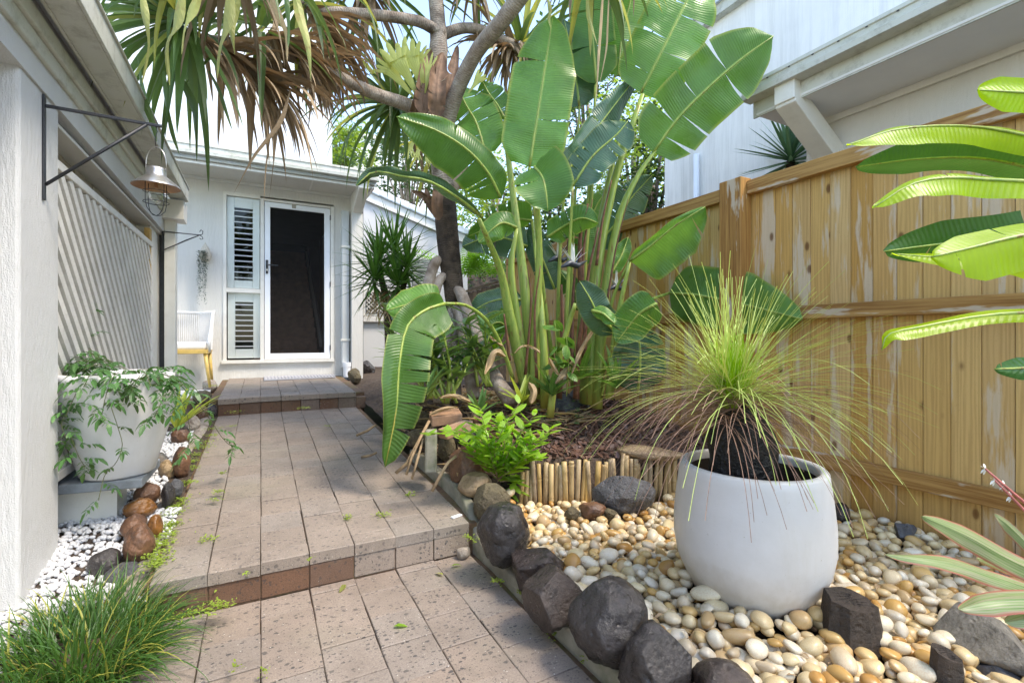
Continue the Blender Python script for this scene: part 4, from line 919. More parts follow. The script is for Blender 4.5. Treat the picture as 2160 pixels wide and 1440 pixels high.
# white gravel
def gravel(name, n, fn, r0, r1, mat, nn=2):
    b = MB(); vs_, fs = ico(nn)
    for _ in range(n):
        q = fn()
        if q is None: continue
        r = rp.uniform(r0, r1); M_ = Euler((rp.uniform(0, 6), rp.uniform(-.5, .5), rp.uniform(0, 6.28))).to_matrix() @ Matrix.Diagonal((1, rp.uniform(.6, .95), rp.uniform(.5, .8))); n0 = len(b.v); sh = V(rp.random()*9, rp.random()*9, 0)
        b.v += [q+(M_ @ (v*(1+.35*noise.noise(v+sh))))*r for v in vs_]
        for fc in fs: b.face([n0+i for i in fc])
    return obj(name, b, mat, smooth=True, kind='stuff')
def wfn():
    y = rp.uniform(1.2, 4.6)**1.0; x = rp.uniform(-.80, -.36)
    if y < 2.15: x = rp.uniform(-.95, -.5)
    if -.47 < x and y > 2.9: return None
    if (x+.50)**2/.03+(y-1.94)**2/.075 < 1: return None
    return V(x, y, leftbed(x, y)+rp.uniform(.0, .016)+.015*noise.noise(V(x*4, y*4, 3)))
tag(gravel('white_gravel', 5200, wfn, .009, .0155, WPEB), 'bed of small white stones between the pillar and the edging stones', 'gravel')
b = MB()
for _ in range(3600):
    x = rp.uniform(1.05, 2.69); y = rp.uniform(1.9, 5.0) if rp.random() < .35 else rp.uniform(2.0, 3.2)
    if y < bamY(x)+.02: continue
    M_ = Euler((rp.gauss(0, .5), rp.gauss(0, .5), rp.uniform(0, 6.28))).to_matrix(); l = rp.uniform(.008, .026)
    b.obox(V(x, y, gz(x, y)+rp.uniform(0, .018)), M_ @ V(l, 0, 0), M_ @ V(0, l*rp.uniform(.3, .7), 0), M_ @ V(0, 0, rp.uniform(.002, .005)))
tag(obj('bark_mulch', b, MULCH, kind='stuff'), 'dark red-brown bark mulch over the raised garden bed', 'mulch')

# ================================================================ small things round the house
b = MB(); x0, x1 = .035, .88; zf = porchz(6.8)+.004
b.hexa([(x0, 6.66, zf-.004), (x1, 6.70, zf), (x1, 7.06, zf+.004), (x0, 7.06, zf+.004), (x0, 6.66, zf+.010), (x1, 6.70, zf+.012), (x1, 7.06, zf+.02), (x0, 7.06, zf+.02)])
for k in range(22): x = lerp(x0+.01, x1-.01, k/21); b.box(x-.006, 6.71, zf+.016, x+.006, 7.05, zf+.024)
MAT_ = obj('doormat', b, MATG); tag(MAT_, 'grey ribbed doormat on the porch step below the screen door', 'doormat')
c = onZ(963, 1088, midz(2.25)+.004); b = MB(); b.obox(c, V(.95, .3, 0)*.03, V(-.3, .95, 0)*.011, UP*.004); o = obj('plastic_tab', b, TAPE); bevel(o, .003); tag(o, 'small white plastic tab lying on the nosing of the step', 'tab')
c = onZ(405, 832, .42); b = MB(); b.obox(c, V(.16, 0, .0), V(0, .22, .02), UP*.012); o = obj('paving_slab', b, simple('light_slab', (.5, .51, .53), .6, .12, 20)); tag(o, 'pale grey stone slab beside the porch under the chair', 'slab')

# wall bracket with solar lantern
BR = thing('lantern_bracket', 'black iron triangular wall bracket fixed to the rendered pillar', 'bracket', (-.75, 2.49, 1.75))
yb = 2.49; zt = 1.05+.942; zb = 1.05+.533; za = 1.05+.900
b = MB(); b.box(-.749, yb-.011, zb, -.742, yb+.011, zt); bevel(obj('wall_plate', b, BLACK, BR), .002)
b = MB(); b.bar((-.742, yb, za), (-.372, yb, za-.004), .012, .012); bevel(obj('arm', b, BLACK, BR), .002)
b = MB(); b.tube([(-.742, yb, zb+.06), (-.425, yb, za-.008)], .0065, 10); obj('brace', b, BLACK, BR, smooth=True)
b = MB()
for z in (zb+.02, zt-.02): b.lathe([(.006, 0), (.003, .004), (0, .005)], (0, 0, 0), 8); 
hx = -.392; lc = V(hx+.002, yb, 0); z0 = 1.05+.80
LAMP = thing('solar_lantern', 'steel cage lantern with a conical shade and clear bulb hanging from the bracket', 'lantern', (hx, yb, 1.6))
def ring(b, c, r, tr, n=28, m=6): b.tube([c+V(r*math.cos(2*math.pi*i/n), r*math.sin(2*math.pi*i/n), 0) for i in range(n+1)], tr, m, False)
b = MB(); b.tube([(hx, yb, za-.004), (hx+.004, yb, za-.03), (hx, yb, za-.045), (hx-.004, yb, za-.06), (hx, yb, z0)], .0014, 6); obj('hook', b, BLACK, LAMP, smooth=True)
hd = V(.94, -.34, 0)
b = MB(); zc_ = 1.05+.705; b.tube([V(hx, yb, zc_)+hd*(.040*math.cos(t))+UP*(.0 + .10*math.sin(t)**.7 if math.sin(t) > 0 else 0) for t in [math.pi*i/16 for i in range(17)]], .002, 6); obj('bail_handle', b, GALV, LAMP, smooth=True)
b = MB(); b.lathe([(.001, zc_+.012), (.034, zc_+.011), (.036, zc_), (.036, zc_-.022), (.040, zc_-.026), (.084, zc_-.064), (.087, zc_-.070)], (hx, yb, 0), 40); obj('shade', b, GALV, LAMP, smooth=True)
b = MB(); b.lathe([(.086, zc_-.0705), (.039, zc_-.029), (.0, zc_-.028)], (hx, yb, 0), 40); obj('shade_lining', b, COPPER, LAMP, smooth=True)
b = MB(); zr = zc_-.135
for k in range(4):
    a = math.pi/4+k*math.pi/2; e = V(math.cos(a), math.sin(a), 0)
    b.tube([V(hx, yb, zc_-.05)+e*.045, V(hx, yb, zr)+e*.045, V(hx, yb, zr-.03)+e*.038, V(hx, yb, zr-.05)+e*.02, V(hx, yb, zr-.056)], .0016, 6)
ring(b, V(hx, yb, zr), .045, .0016); ring(b, V(hx, yb, zc_-.09), .045, .0014); obj('wire_cage', b, BLACK, LAMP, smooth=True)
b = MB(); b.lathe([(.012, zc_-.03), (.013, zc_-.06), (.026, zc_-.085), (.030, zc_-.105), (.024, zc_-.125), (.01, zc_-.135), (0, zc_-.136)], (hx, yb, 0), 24); obj('bulb', b, GLASS, LAMP, smooth=True)
b = MB(); b.tube([(hx, yb, zc_-.03), (hx, yb, zc_-.075)], .006, 8); obj('lamp_holder', b, COPPER, LAMP)
# curled bracket and hanging planter on the downpost
B2 = thing('curled_bracket', 'small black wrought iron bracket with curled tips on the downpost', 'bracket', (-.66, 5.0, 1.8))
Yk = 5.01
def k3(px, py): return onY(px, py, Yk)
b = MB(); b.bar(k3(343, 478), k3(343, 530), .012, .006, V(0, 1, 0)); obj('wall_plate', b, BLACK, B2)
b = MB(); b.tube([k3(344, 488), k3(422, 496)], .0045, 6); b.tube([k3(345, 527), k3(372, 516), k3(392, 507), k3(424, 495)], [.004, .005, .006, .004], 6); obj('arm', b, BLACK, B2, smooth=True)
b = MB(); b.tube([k3(421, 489), k3(424, 485), k3(428, 488), k3(427, 494), k3(422, 497), k3(427, 500), k3(428, 504), k3(424, 505), k3(421, 502)], .0035, 6); obj('curl', b, BLACK, B2, smooth=True)
HP = thing('hanging_planter', 'cream woven teardrop wall pocket with a string of grey-green beads', 'planter', onY(430, 540, 7.0))
Yh = 7.03
c = onY(433, 537, Yh); b = MB(); q = [(.0, .16), (.012, .13), (.04, .08), (.062, .02), (.066, -.03), (.05, -.07), (.02, -.09), (0, -.092)]
b.lathe(q[::-1], (0, 0, 0), 20); 
for v in b.v: v.y *= .6; v += c
obj('woven_pocket', b, MACR, HP, smooth=True)
b = MB(); rs = random.Random(4)
for s_ in range(26):
    x0 = 424+rs.uniform(-7, 12); l = rs.uniform(.35, 1.)*118; y0 = 528
    for j in range(int(l/2.2)):
        py = y0+j*2.2; p = onY(x0+1.5*math.sin(j*.3+s_), py, Yh-.07+rs.uniform(-.012, .012)); r = rs.uniform(.007, .013); a = rs.uniform(0, 6.28); t = V(math.cos(a), math.sin(a), rs.uniform(-.8, .2)); sd_ = t.cross(UP).normalized()
        b.ribbon([p, p+t*r*1.2, p+t*r*2.2], [.001, r*.55, .0008], sd_, .2)
obj('trailing_stems', b, STRING, HP, kind='stuff')
# woven armchair
CH = thing('woven_armchair', 'white woven cord armchair with white cushion and splayed yellow timber legs', 'chair', (-.85, 6.8, .45))
def kc(px, py, Y): return onY(px, py, Y)
zs_ = kc(430, 742, 6.45).z; xr = kc(441, 742, 6.45).x; xl = xr-.60
b = MB(); b.box(xl, 6.42, zs_-.02, xr-.01, 6.47, zs_+.025); b.box(xr-.05, 6.47, zs_-.02, xr-.01, 7.0, zs_+.025); b.box(xl, 6.96, zs_-.02, xr-.05, 7.0, zs_+.025); bevel(obj('seat_frame', b, YTIMB, CH), .006)
for (x, y, dx, dy) in ((xr-.04, 6.46, .05, -.03), (xl+.04, 6.46, -.05, -.03), (xr-.04, 6.97, .03, .02), (xl+.04, 6.97, -.03, .02)):
    b = MB(); b.tube([(x, y, zs_), (x+dx, y+dy, .475)], [.022, .014], 10); obj('leg', b, YTIMB, CH, smooth=True)
b = MB(); b.box(xl+.02, 6.44, zs_+.025, xr-.03, 6.95, zs_+.115); o = obj('cushion', b, CUSH, CH); bevel(o, .03, 4)
def backpt(t, z):  # U shaped rim seen from above, t 0..1
    pts_ = [V(xr+.0, 6.46, 0), V(xr+.03, 6.7, 0), V(xr+.01, 6.92, 0), V(xr-.15, 7.04, 0), V(xl+.15, 7.04, 0), V(xl-.01, 6.92, 0), V(xl-.03, 6.7, 0), V(xl, 6.46, 0)]
    f = t*(len(pts_)-1); i = min(int(f), len(pts_)-2); p = pts_[i].lerp(pts_[i+1], f-i); return V(p.x, p.y, z)
zt_ = kc(400, 658, 6.9).z
rim = [backpt(i/40, lerp(zs_+.16, zt_, sstep(0, .13, min(i/40, 1-i/40)))) for i in range(41)]
b = MB(); b.tube([V(rim[0].x, rim[0].y, zs_)]+rim+[V(rim[-1].x, rim[-1].y, zs_)], .016, 8); obj('back_rim', b, ROPE, CH, smooth=True)
b = MB()
for i in range(0, 96):
    t = i/95; f = t*40; j = min(int(f), 39); p = rim[j].lerp(rim[j+1], f-j); q = backpt(t, zs_+.02); m_ = (p+q)/2 + V(0, 0, 0); q = V(lerp(p.x, (xl+xr)/2, .06), lerp(p.y, 6.7, .06), zs_+.02)
    b.tube([p, q], .0042, 5, False)
obj('cord_webbing', b, ROPE, CH, kind='stuff')
# sticks fallen on the path
for i, (pts_, r, lab) in enumerate([
    ([(835, 997, 2.73), (858, 978, 2.74), (880, 935, 2.76), (905, 888, 2.9)], .0095, 'thickest bent pale stick leaning from the bed onto the path'),
    ([(857, 1001, 2.68), (868, 965, 2.7), (890, 918, 2.78)], .007, 'thin pale stick beside the bent one'),
    ([(869, 1010, 2.64), (880, 970, 2.66), (893, 925, 2.74)], .0068, 'straight pale stick nearest the mossy block'),
    ([(911, 1036, 2.5), (930, 1000, 2.53), (945, 975, 2.56), (962, 962, 2.6)], .0085, 'forked brown stick leaning on the brown boulder'),
    ([(762, 964, 3.28), (782, 960, 3.28), (795, 954, 3.3)], .008, 'short broken stick end lying on the terrace'),
    ([(752, 918, 3.5), (775, 908, 3.5), (792, 896, 3.55)], .009, 'dark short stick on the terrace edge behind the hanging leaf')]):
    P3 = [at(*q) for q in pts_]; b = MB(); b.tube(P3, [r*(1+.15*math.sin(j*2.1)) for j in range(len(P3))], 8); tag(obj('fallen_stick', b, TWIG, smooth=True), lab, 'stick', 'fallen aerial root sticks')
# ================================================================ leaf and stem builders
def bez(pts, n):
    """smooth curve through the given points"""
    P_ = [Vector(p) for p in pts]
    if len(P_) == 2: return [P_[0].lerp(P_[1], i/(n-1)) for i in range(n)]
    Q = [P_[0]*2-P_[1]]+P_+[P_[-1]*2-P_[-2]]; out = []; m = len(P_)-1
    for i in range(n):
        f = i/(n-1)*m; k = min(int(f), m-1); t = f-k; a, b, c, d = Q[k:k+4]
        out.append(.5*((2*b)+(c-a)*t+(2*a-5*b+4*c-d)*t*t+(3*b-a-3*c+d)*t**3))
    return out
RL = random.Random(21)
def paddle_mesh(curve, W, roll=0., fold=.18, tears=5, tl=None, wl=1.0, wr=1.0, droop=0., seed=1, base_w=.35, tip=1.0, ripple=.016):
    """big leaf blade: midrib curve, lateral halves split by tears into strips that sag apart"""
    rnd = random.Random(seed); n = 40; C = bez(curve, n); L = sum((C[i+1]-C[i]).length for i in range(n-1)); b = MB()
    def cpt(t):
        f = max(0., min(1., t))*(n-1); i = min(int(f), n-2); return C[i].lerp(C[i+1], f-i)
    def frame(t):
        d = (cpt(min(1, t+.03))-cpt(max(0, t-.03))).normalized(); v = (cpt(t)-CAM).normalized(); s = d.cross(v)
        s = s.normalized() if s.length > 1e-3 else d.cross(UP).normalized(); s = Matrix.Rotation(roll, 3, d) @ s; return d, s, s.cross(d).normalized()
    def wid(t):
        a = min(1, t/.16); up_ = base_w+(1-base_w)*math.sin(a*math.pi/2); e = max(0, 1-t); return W*up_*min(1, (e/.34))**.55 if e < .34 else W*up_
    m = 6
    for sgn, wf in ((-1, wl), (1, wr)):
        if wf <= 0: continue
        if tl is not None: ts = [t for s_, t in tl if s_ == sgn]
        else: ts = sorted(rnd.uniform(.12, .95) for _ in range(rnd.randint(max(0, tears-2), tears)))
        cuts = [0.]+sorted(ts)+[1.]
        for k in range(len(cuts)-1):
            t0, t1 = cuts[k], cuts[k+1]
            if t1-t0 < .012: continue
            g0 = 0 if k == 0 else rnd.uniform(.004, .022); g1 = 0 if k == len(cuts)-2 else rnd.uniform(.004, .022)
            ns = max(2, int((t1-t0)*30)); sag = rnd.uniform(-.05, .10) if len(cuts) > 2 else 0; n0 = len(b.v); skew = .10
            for j in range(m+1):
                u = j/m
                for i in range(ns+1):
                    a0, a1 = t0+g0*u**1.3, t1-g1*u**1.3; t = a0+(a1-a0)*i/ns
                    tt = min(1., t+skew*u*W/L*(1-t)); d, s, nr = frame(t); w = wid(t)*wf
                    th = fold*(1-.6*u) + sag*u
                    q = cpt(t)+d*((tt-t)*L)+s*(sgn*u*w*math.cos(fold))+nr*(u*w*math.sin(fold)-(droop+sag)*w*u*u)+nr*(ripple*math.sin(t*L*38+seed+2*u)*u*u*(.4+noise.noise(V(t*5, seed, u)))+.22*W*u*noise.noise(V(t*L*4.5, seed*3.1+sgn, u*1.2)))
                    b.v.append(q)
            for j in range(m):
                for i in range(ns):
                    a = n0+j*(ns+1)+i; f = (a, a+1, a+ns+2, a+ns+1)
                    tA, tB = (t0+(t1-t0)*i/ns)*L, (t0+(t1-t0)*(i+1)/ns)*L; uA, uB = sgn*j/m, sgn*(j+1)/m
                    uv = [(uA, tA), (uA, tB), (uB, tB), (uB, tA)]
                    if sgn > 0: b.face(f, uv)
                    else: b.face(f[::-1], uv[::-1])
    return b, C
def paddle(par, blade, W, mat, petiole=None, pr=(.018, .009), **kw):
    P3 = [at(*q) for q in blade]; b, C = paddle_mesh(P3, W, **kw)
    lf = obj('leaf', b, mat, par, smooth=True)
    mb = MB(); rr = [.010*(1-.85*i/len(C))+.001 for i in range(len(C))]; mb.tube(C[::3]+[C[-1]], (rr[::3]+[rr[-1]]), 6); obj('midrib', mb, STALK, lf, smooth=True)
    if petiole:
        Q = bez([at(*q) for q in petiole]+[P3[0]], 14); mb = MB(); mb.tube(Q, [lerp(pr[0], pr[1], i/13) for i in range(14)], 10, flat=.8); obj('stalk', mb, STALK, par, smooth=True)
    return lf
def strap(base, d0, L, W, droop, n=9, seed=0, tipw=.0, fold=.35, kink=None, side=None):
    """arching strap leaf; droop is pull of gravity along it"""
    pts = [Vector(base)]; d = Vector(d0).normalized(); ds = L/(n-1)
    for i in range(n-1):
        t = (i+1)/(n-1); g = droop*t*(2.2 if kink and t > kink else 1.)
        d = (d+V(0, 0, -1)*g*ds*4).normalized(); pts.append(pts[-1]+d*ds)
    h = Vector((pts[-1]-pts[0]).xy.to_tuple()+(0,)) if (pts[-1]-pts[0]).xy.length > .01 else V(d0[0], d0[1], 0)
    s = side if side else h.cross(UP); s = s.normalized() if s.length > 1e-4 else V(1, 0, 0)
    wid = [W*(.75+.25*min(1, i/(n-1)*5))*max(tipw, min(1, 1.35*(1-i/(n-1))**.75)) for i in range(n)]
    return pts, wid, s

# ================================================================ giant bird of paradise
ST_ = thing('bird_of_paradise', 'clump of giant bird of paradise with huge torn paddle leaves beside the fence', 'plant', (1.95, 3.3, .45))
P_L, P_N, P_D = PADDLE_L, PADDLE, PADDLE_D
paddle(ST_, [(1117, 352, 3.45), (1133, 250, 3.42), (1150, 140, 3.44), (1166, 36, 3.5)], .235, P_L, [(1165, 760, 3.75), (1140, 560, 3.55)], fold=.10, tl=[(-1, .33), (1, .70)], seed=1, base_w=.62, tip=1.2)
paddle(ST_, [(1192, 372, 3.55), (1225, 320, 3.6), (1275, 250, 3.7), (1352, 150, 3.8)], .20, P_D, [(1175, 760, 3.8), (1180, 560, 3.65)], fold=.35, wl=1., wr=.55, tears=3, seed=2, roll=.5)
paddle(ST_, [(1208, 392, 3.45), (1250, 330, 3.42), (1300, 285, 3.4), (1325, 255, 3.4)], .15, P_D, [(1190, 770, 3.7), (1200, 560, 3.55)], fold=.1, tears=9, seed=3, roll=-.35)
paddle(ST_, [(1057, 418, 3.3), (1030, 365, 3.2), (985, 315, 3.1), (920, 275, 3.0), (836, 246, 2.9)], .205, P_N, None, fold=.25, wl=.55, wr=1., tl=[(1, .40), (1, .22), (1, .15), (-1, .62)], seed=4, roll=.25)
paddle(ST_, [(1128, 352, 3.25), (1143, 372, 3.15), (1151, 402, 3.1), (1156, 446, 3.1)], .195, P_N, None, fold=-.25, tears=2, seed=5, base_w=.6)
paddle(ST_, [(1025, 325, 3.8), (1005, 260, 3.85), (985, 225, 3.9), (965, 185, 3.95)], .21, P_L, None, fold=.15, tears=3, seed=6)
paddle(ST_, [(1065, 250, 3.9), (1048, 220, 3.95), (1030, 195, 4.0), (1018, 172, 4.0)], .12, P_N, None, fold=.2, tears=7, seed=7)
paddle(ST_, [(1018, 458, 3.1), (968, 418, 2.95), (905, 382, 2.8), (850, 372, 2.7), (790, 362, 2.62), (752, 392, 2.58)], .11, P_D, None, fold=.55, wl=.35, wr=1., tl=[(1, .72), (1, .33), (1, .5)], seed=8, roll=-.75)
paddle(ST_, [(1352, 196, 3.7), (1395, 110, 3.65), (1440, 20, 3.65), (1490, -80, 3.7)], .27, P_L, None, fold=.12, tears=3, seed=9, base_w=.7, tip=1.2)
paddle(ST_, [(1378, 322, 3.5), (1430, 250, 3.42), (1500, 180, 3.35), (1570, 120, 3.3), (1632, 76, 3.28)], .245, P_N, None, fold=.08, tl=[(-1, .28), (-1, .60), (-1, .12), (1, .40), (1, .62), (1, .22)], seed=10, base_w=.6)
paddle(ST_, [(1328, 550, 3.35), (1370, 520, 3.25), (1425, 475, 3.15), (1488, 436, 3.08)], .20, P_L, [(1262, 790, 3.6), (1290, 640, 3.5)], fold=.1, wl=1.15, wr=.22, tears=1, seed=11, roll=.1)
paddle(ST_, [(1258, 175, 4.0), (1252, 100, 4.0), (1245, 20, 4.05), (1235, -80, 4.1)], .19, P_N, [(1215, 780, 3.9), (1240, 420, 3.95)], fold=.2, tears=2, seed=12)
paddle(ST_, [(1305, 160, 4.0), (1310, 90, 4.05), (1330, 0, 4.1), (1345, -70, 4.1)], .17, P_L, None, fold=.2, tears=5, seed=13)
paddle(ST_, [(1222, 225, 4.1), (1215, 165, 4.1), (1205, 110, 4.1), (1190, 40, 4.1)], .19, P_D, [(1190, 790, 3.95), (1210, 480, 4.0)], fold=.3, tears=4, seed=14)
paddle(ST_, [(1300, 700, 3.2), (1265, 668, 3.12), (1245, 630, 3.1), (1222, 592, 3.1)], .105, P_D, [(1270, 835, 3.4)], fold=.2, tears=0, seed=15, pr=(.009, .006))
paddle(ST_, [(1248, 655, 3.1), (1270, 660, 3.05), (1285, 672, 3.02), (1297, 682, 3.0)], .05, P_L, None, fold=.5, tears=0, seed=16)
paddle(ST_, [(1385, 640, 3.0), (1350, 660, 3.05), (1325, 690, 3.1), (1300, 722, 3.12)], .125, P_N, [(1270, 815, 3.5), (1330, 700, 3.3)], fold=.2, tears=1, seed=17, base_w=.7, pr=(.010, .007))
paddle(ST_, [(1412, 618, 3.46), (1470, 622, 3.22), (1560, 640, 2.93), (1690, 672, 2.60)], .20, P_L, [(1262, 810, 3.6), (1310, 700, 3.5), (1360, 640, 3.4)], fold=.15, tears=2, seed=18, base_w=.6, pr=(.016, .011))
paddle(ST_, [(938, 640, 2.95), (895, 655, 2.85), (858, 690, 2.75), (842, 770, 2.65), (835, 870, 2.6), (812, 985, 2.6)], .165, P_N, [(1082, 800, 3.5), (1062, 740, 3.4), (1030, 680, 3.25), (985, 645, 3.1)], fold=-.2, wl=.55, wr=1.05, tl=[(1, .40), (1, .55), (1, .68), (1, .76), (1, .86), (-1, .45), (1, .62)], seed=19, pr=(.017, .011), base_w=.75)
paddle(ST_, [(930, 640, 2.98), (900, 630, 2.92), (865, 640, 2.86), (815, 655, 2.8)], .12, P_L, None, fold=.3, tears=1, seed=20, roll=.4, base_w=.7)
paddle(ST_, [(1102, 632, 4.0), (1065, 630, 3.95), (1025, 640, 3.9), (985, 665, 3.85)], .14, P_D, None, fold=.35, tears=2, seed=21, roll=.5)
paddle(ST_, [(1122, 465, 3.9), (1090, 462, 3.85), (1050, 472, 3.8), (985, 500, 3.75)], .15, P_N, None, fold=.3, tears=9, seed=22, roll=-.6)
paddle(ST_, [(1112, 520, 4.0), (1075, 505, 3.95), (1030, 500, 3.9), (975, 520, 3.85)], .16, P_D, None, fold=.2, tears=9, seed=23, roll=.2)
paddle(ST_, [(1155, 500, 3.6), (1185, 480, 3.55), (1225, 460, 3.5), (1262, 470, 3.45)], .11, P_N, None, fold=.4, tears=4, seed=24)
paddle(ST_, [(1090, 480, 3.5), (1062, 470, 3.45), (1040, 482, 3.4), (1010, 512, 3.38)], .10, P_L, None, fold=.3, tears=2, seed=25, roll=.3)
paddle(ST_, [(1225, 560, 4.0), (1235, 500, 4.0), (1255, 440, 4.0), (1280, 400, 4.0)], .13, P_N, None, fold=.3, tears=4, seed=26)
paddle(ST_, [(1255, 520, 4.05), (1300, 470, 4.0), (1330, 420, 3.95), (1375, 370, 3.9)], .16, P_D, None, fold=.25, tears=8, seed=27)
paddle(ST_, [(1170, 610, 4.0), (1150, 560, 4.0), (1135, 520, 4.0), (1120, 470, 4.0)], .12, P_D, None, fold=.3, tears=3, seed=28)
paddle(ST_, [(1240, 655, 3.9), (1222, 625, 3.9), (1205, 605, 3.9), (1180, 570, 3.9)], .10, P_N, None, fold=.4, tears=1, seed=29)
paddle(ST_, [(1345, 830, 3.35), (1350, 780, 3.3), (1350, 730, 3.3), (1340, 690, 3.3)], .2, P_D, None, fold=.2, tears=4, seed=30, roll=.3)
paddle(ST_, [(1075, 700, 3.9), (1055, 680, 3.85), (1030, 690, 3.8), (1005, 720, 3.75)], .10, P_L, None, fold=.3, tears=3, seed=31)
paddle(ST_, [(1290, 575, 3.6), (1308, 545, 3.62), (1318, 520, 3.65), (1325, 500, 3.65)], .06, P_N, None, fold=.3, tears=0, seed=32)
# overlapping channelled leaf bases
def leafbase(pts, r0, r1, mat=STALK):
    b = MB(); Q = bez([at(*q) for q in pts], 12); b.tube(Q, [lerp(r0, r1, i/11) for i in range(12)], 12, flat=.6); obj('leaf_base', b, mat, ST_, smooth=True)
for pts, r0, r1 in [([(1118, 850, 3.62), (1078, 680, 3.50), (1055, 570, 3.4), (1010, 462, 3.12)], .056, .016), ([(1112, 840, 3.6), (1092, 690, 3.55), (1078, 570, 3.5), (1090, 482, 3.5)], .052, .014), ([(1130, 840, 3.66), (1112, 650, 3.6), (1096, 520, 3.65), (1072, 330, 3.85), (1064, 252, 3.9)], .055, .012), ([(1128, 830, 3.56), (1130, 680, 3.5), (1138, 540, 3.42), (1129, 355, 3.26)], .046, .013), ([(1150, 860, 3.5), (1146, 720, 3.45), (1138, 610, 3.55), (1123, 467, 3.88)], .036, .012), ([(1160, 880, 3.4), (1172, 790, 3.38), (1198, 690, 3.34), (1214, 640, 3.3)], .030, .015), ([(1240, 850, 3.7), (1242, 690, 3.68), (1262, 540, 3.66), (1296, 380, 3.6), (1355, 200, 3.6)], .095, .022), ([(1258, 860, 3.62), (1268, 690, 3.6), (1300, 480, 3.58), (1340, 380, 3.52), (1382, 318, 3.5)], .06, .016), ([(1245, 840, 3.8), (1250, 600, 3.8), (1275, 420, 3.75), (1312, 270, 3.75)], .05, .02), ([(1225, 800, 3.9), (1232, 560, 3.9), (1248, 400, 3.95), (1256, 180, 4.0)], .04, .014), ([(1210, 820, 3.8), (1205, 650, 3.8), (1204, 540, 3.75), (1208, 400, 3.5)], .03, .014), ([(1285, 840, 3.5), (1300, 690, 3.45), (1328, 552, 3.36)], .035, .012)]:
    leafbase(pts, r0, r1)
for pts, r0, r1 in [([(1108, 790, 3.5), (1120, 640, 3.47), (1112, 560, 3.45)], .016, .004), ([(1132, 800, 3.5), (1128, 660, 3.46), (1140, 560, 3.4)], .012, .003), ([(1075, 760, 3.45), (1068, 700, 3.42), (1063, 662, 3.4)], .012, .006), ([(1232, 760, 3.55), (1238, 600, 3.55), (1262, 480, 3.5)], .025, .006), ([(1228, 640, 3.6), (1232, 520, 3.6), (1250, 420, 3.6)], .02, .004), ([(1280, 640, 3.5), (1300, 520, 3.5), (1325, 420, 3.48)], .012, .003), ([(1205, 800, 3.6), (1208, 640, 3.65), (1214, 560, 3.65)], .025, .01), ([(1218, 760, 3.5), (1238, 690, 3.46), (1250, 665, 3.44)], .010, .005), ([(1258, 700, 3.9), (1200, 560, 4.0), (1205, 470, 4.0)], .03, .012), ([(1162, 840, 3.4), (1172, 800, 3.36), (1180, 770, 3.36)], .012, .008), ([(1180, 840, 3.6), (1186, 700, 3.6), (1184, 600, 3.6)], .03, .012), ([(1215, 840, 3.62), (1222, 720, 3.6), (1235, 640, 3.6)], .035, .012), ([(1225, 600, 3.62), (1224, 500, 3.62), (1240, 430, 3.62)], .03, .01), ([(1258, 560, 3.56), (1270, 470, 3.55), (1290, 380, 3.55)], .016, .006)]:
    leafbase(pts, r0, r1, SHEATH)
def flower(px, py, d, s):
    c = at(px, py, d); b = MB(); b.tube([c+V(-.16, -.02, -.05)*s, c+V(-.05, 0, .0)*s, c+V(.07, .01, -.02)*s, c+V(.2, .0, .05)*s], [.02*s, .05*s, .045*s, .004], 10, flat=.7)
    f = obj('flower_spathe', b, BEAK, ST_, smooth=True); b = MB()
    for k in range(7):
        a = -.9+k*.32; dr = V(math.sin(a)*.7, .25*math.sin(k*2.), math.cos(a)).normalized(); p, w, s_ = strap(c, dr, .24*s, .022*s, .3, 6); b.ribbon(p, w, s_, .3)
    obj('petal', b, FLOWERW, f); b = MB(); p, w, s_ = strap(c+V(.02, -.01, 0), V(.5, 0, .8), .16*s, .012*s, .1, 5); b.ribbon(p, w, s_, .3); obj('blue_petal', b, BLUEP, f)
flower(1208, 556, 3.35, .62); flower(1178, 545, 3.7, .6); flower(1300, 605, 3.6, .55)
for pts, W_ in [([(1068, 752, 3.3), (1045, 745, 3.2), (1022, 790, 3.1)], .05), ([(1120, 733, 3.3), (1102, 730, 3.25), (1085, 745, 3.2)], .015), ([(1178, 790, 3.2), (1165, 770, 3.15), (1158, 755, 3.1)], .028), ([(1115, 805, 3.15), (1125, 825, 3.1), (1120, 850, 3.05)], .05), ([(1222, 755, 3.3), (1195, 780, 3.25), (1172, 808, 3.2)], .045), ([(1140, 745, 3.25), (1128, 735, 3.25), (1105, 726, 3.3)], .02), ([(1000, 850, 3.1), (960, 835, 3.05), (925, 838, 3.0)], .03), ([(905, 875, 2.95), (935, 862, 2.95), (965, 858, 3.0)], .025), ([(1030, 705, 3.4), (1045, 720, 3.35), (1062, 730, 3.3)], .02), ([(1255, 690, 3.3), (1225, 740, 3.25), (1205, 790, 3.2)], .03)]:
    b, C = paddle_mesh([at(*q) for q in pts], W_*.75, fold=.9, tears=1, seed=RL.randint(0, 999), base_w=.15, ripple=.03); obj('dry_leaf', b, DRYPALE, ST_, smooth=True)

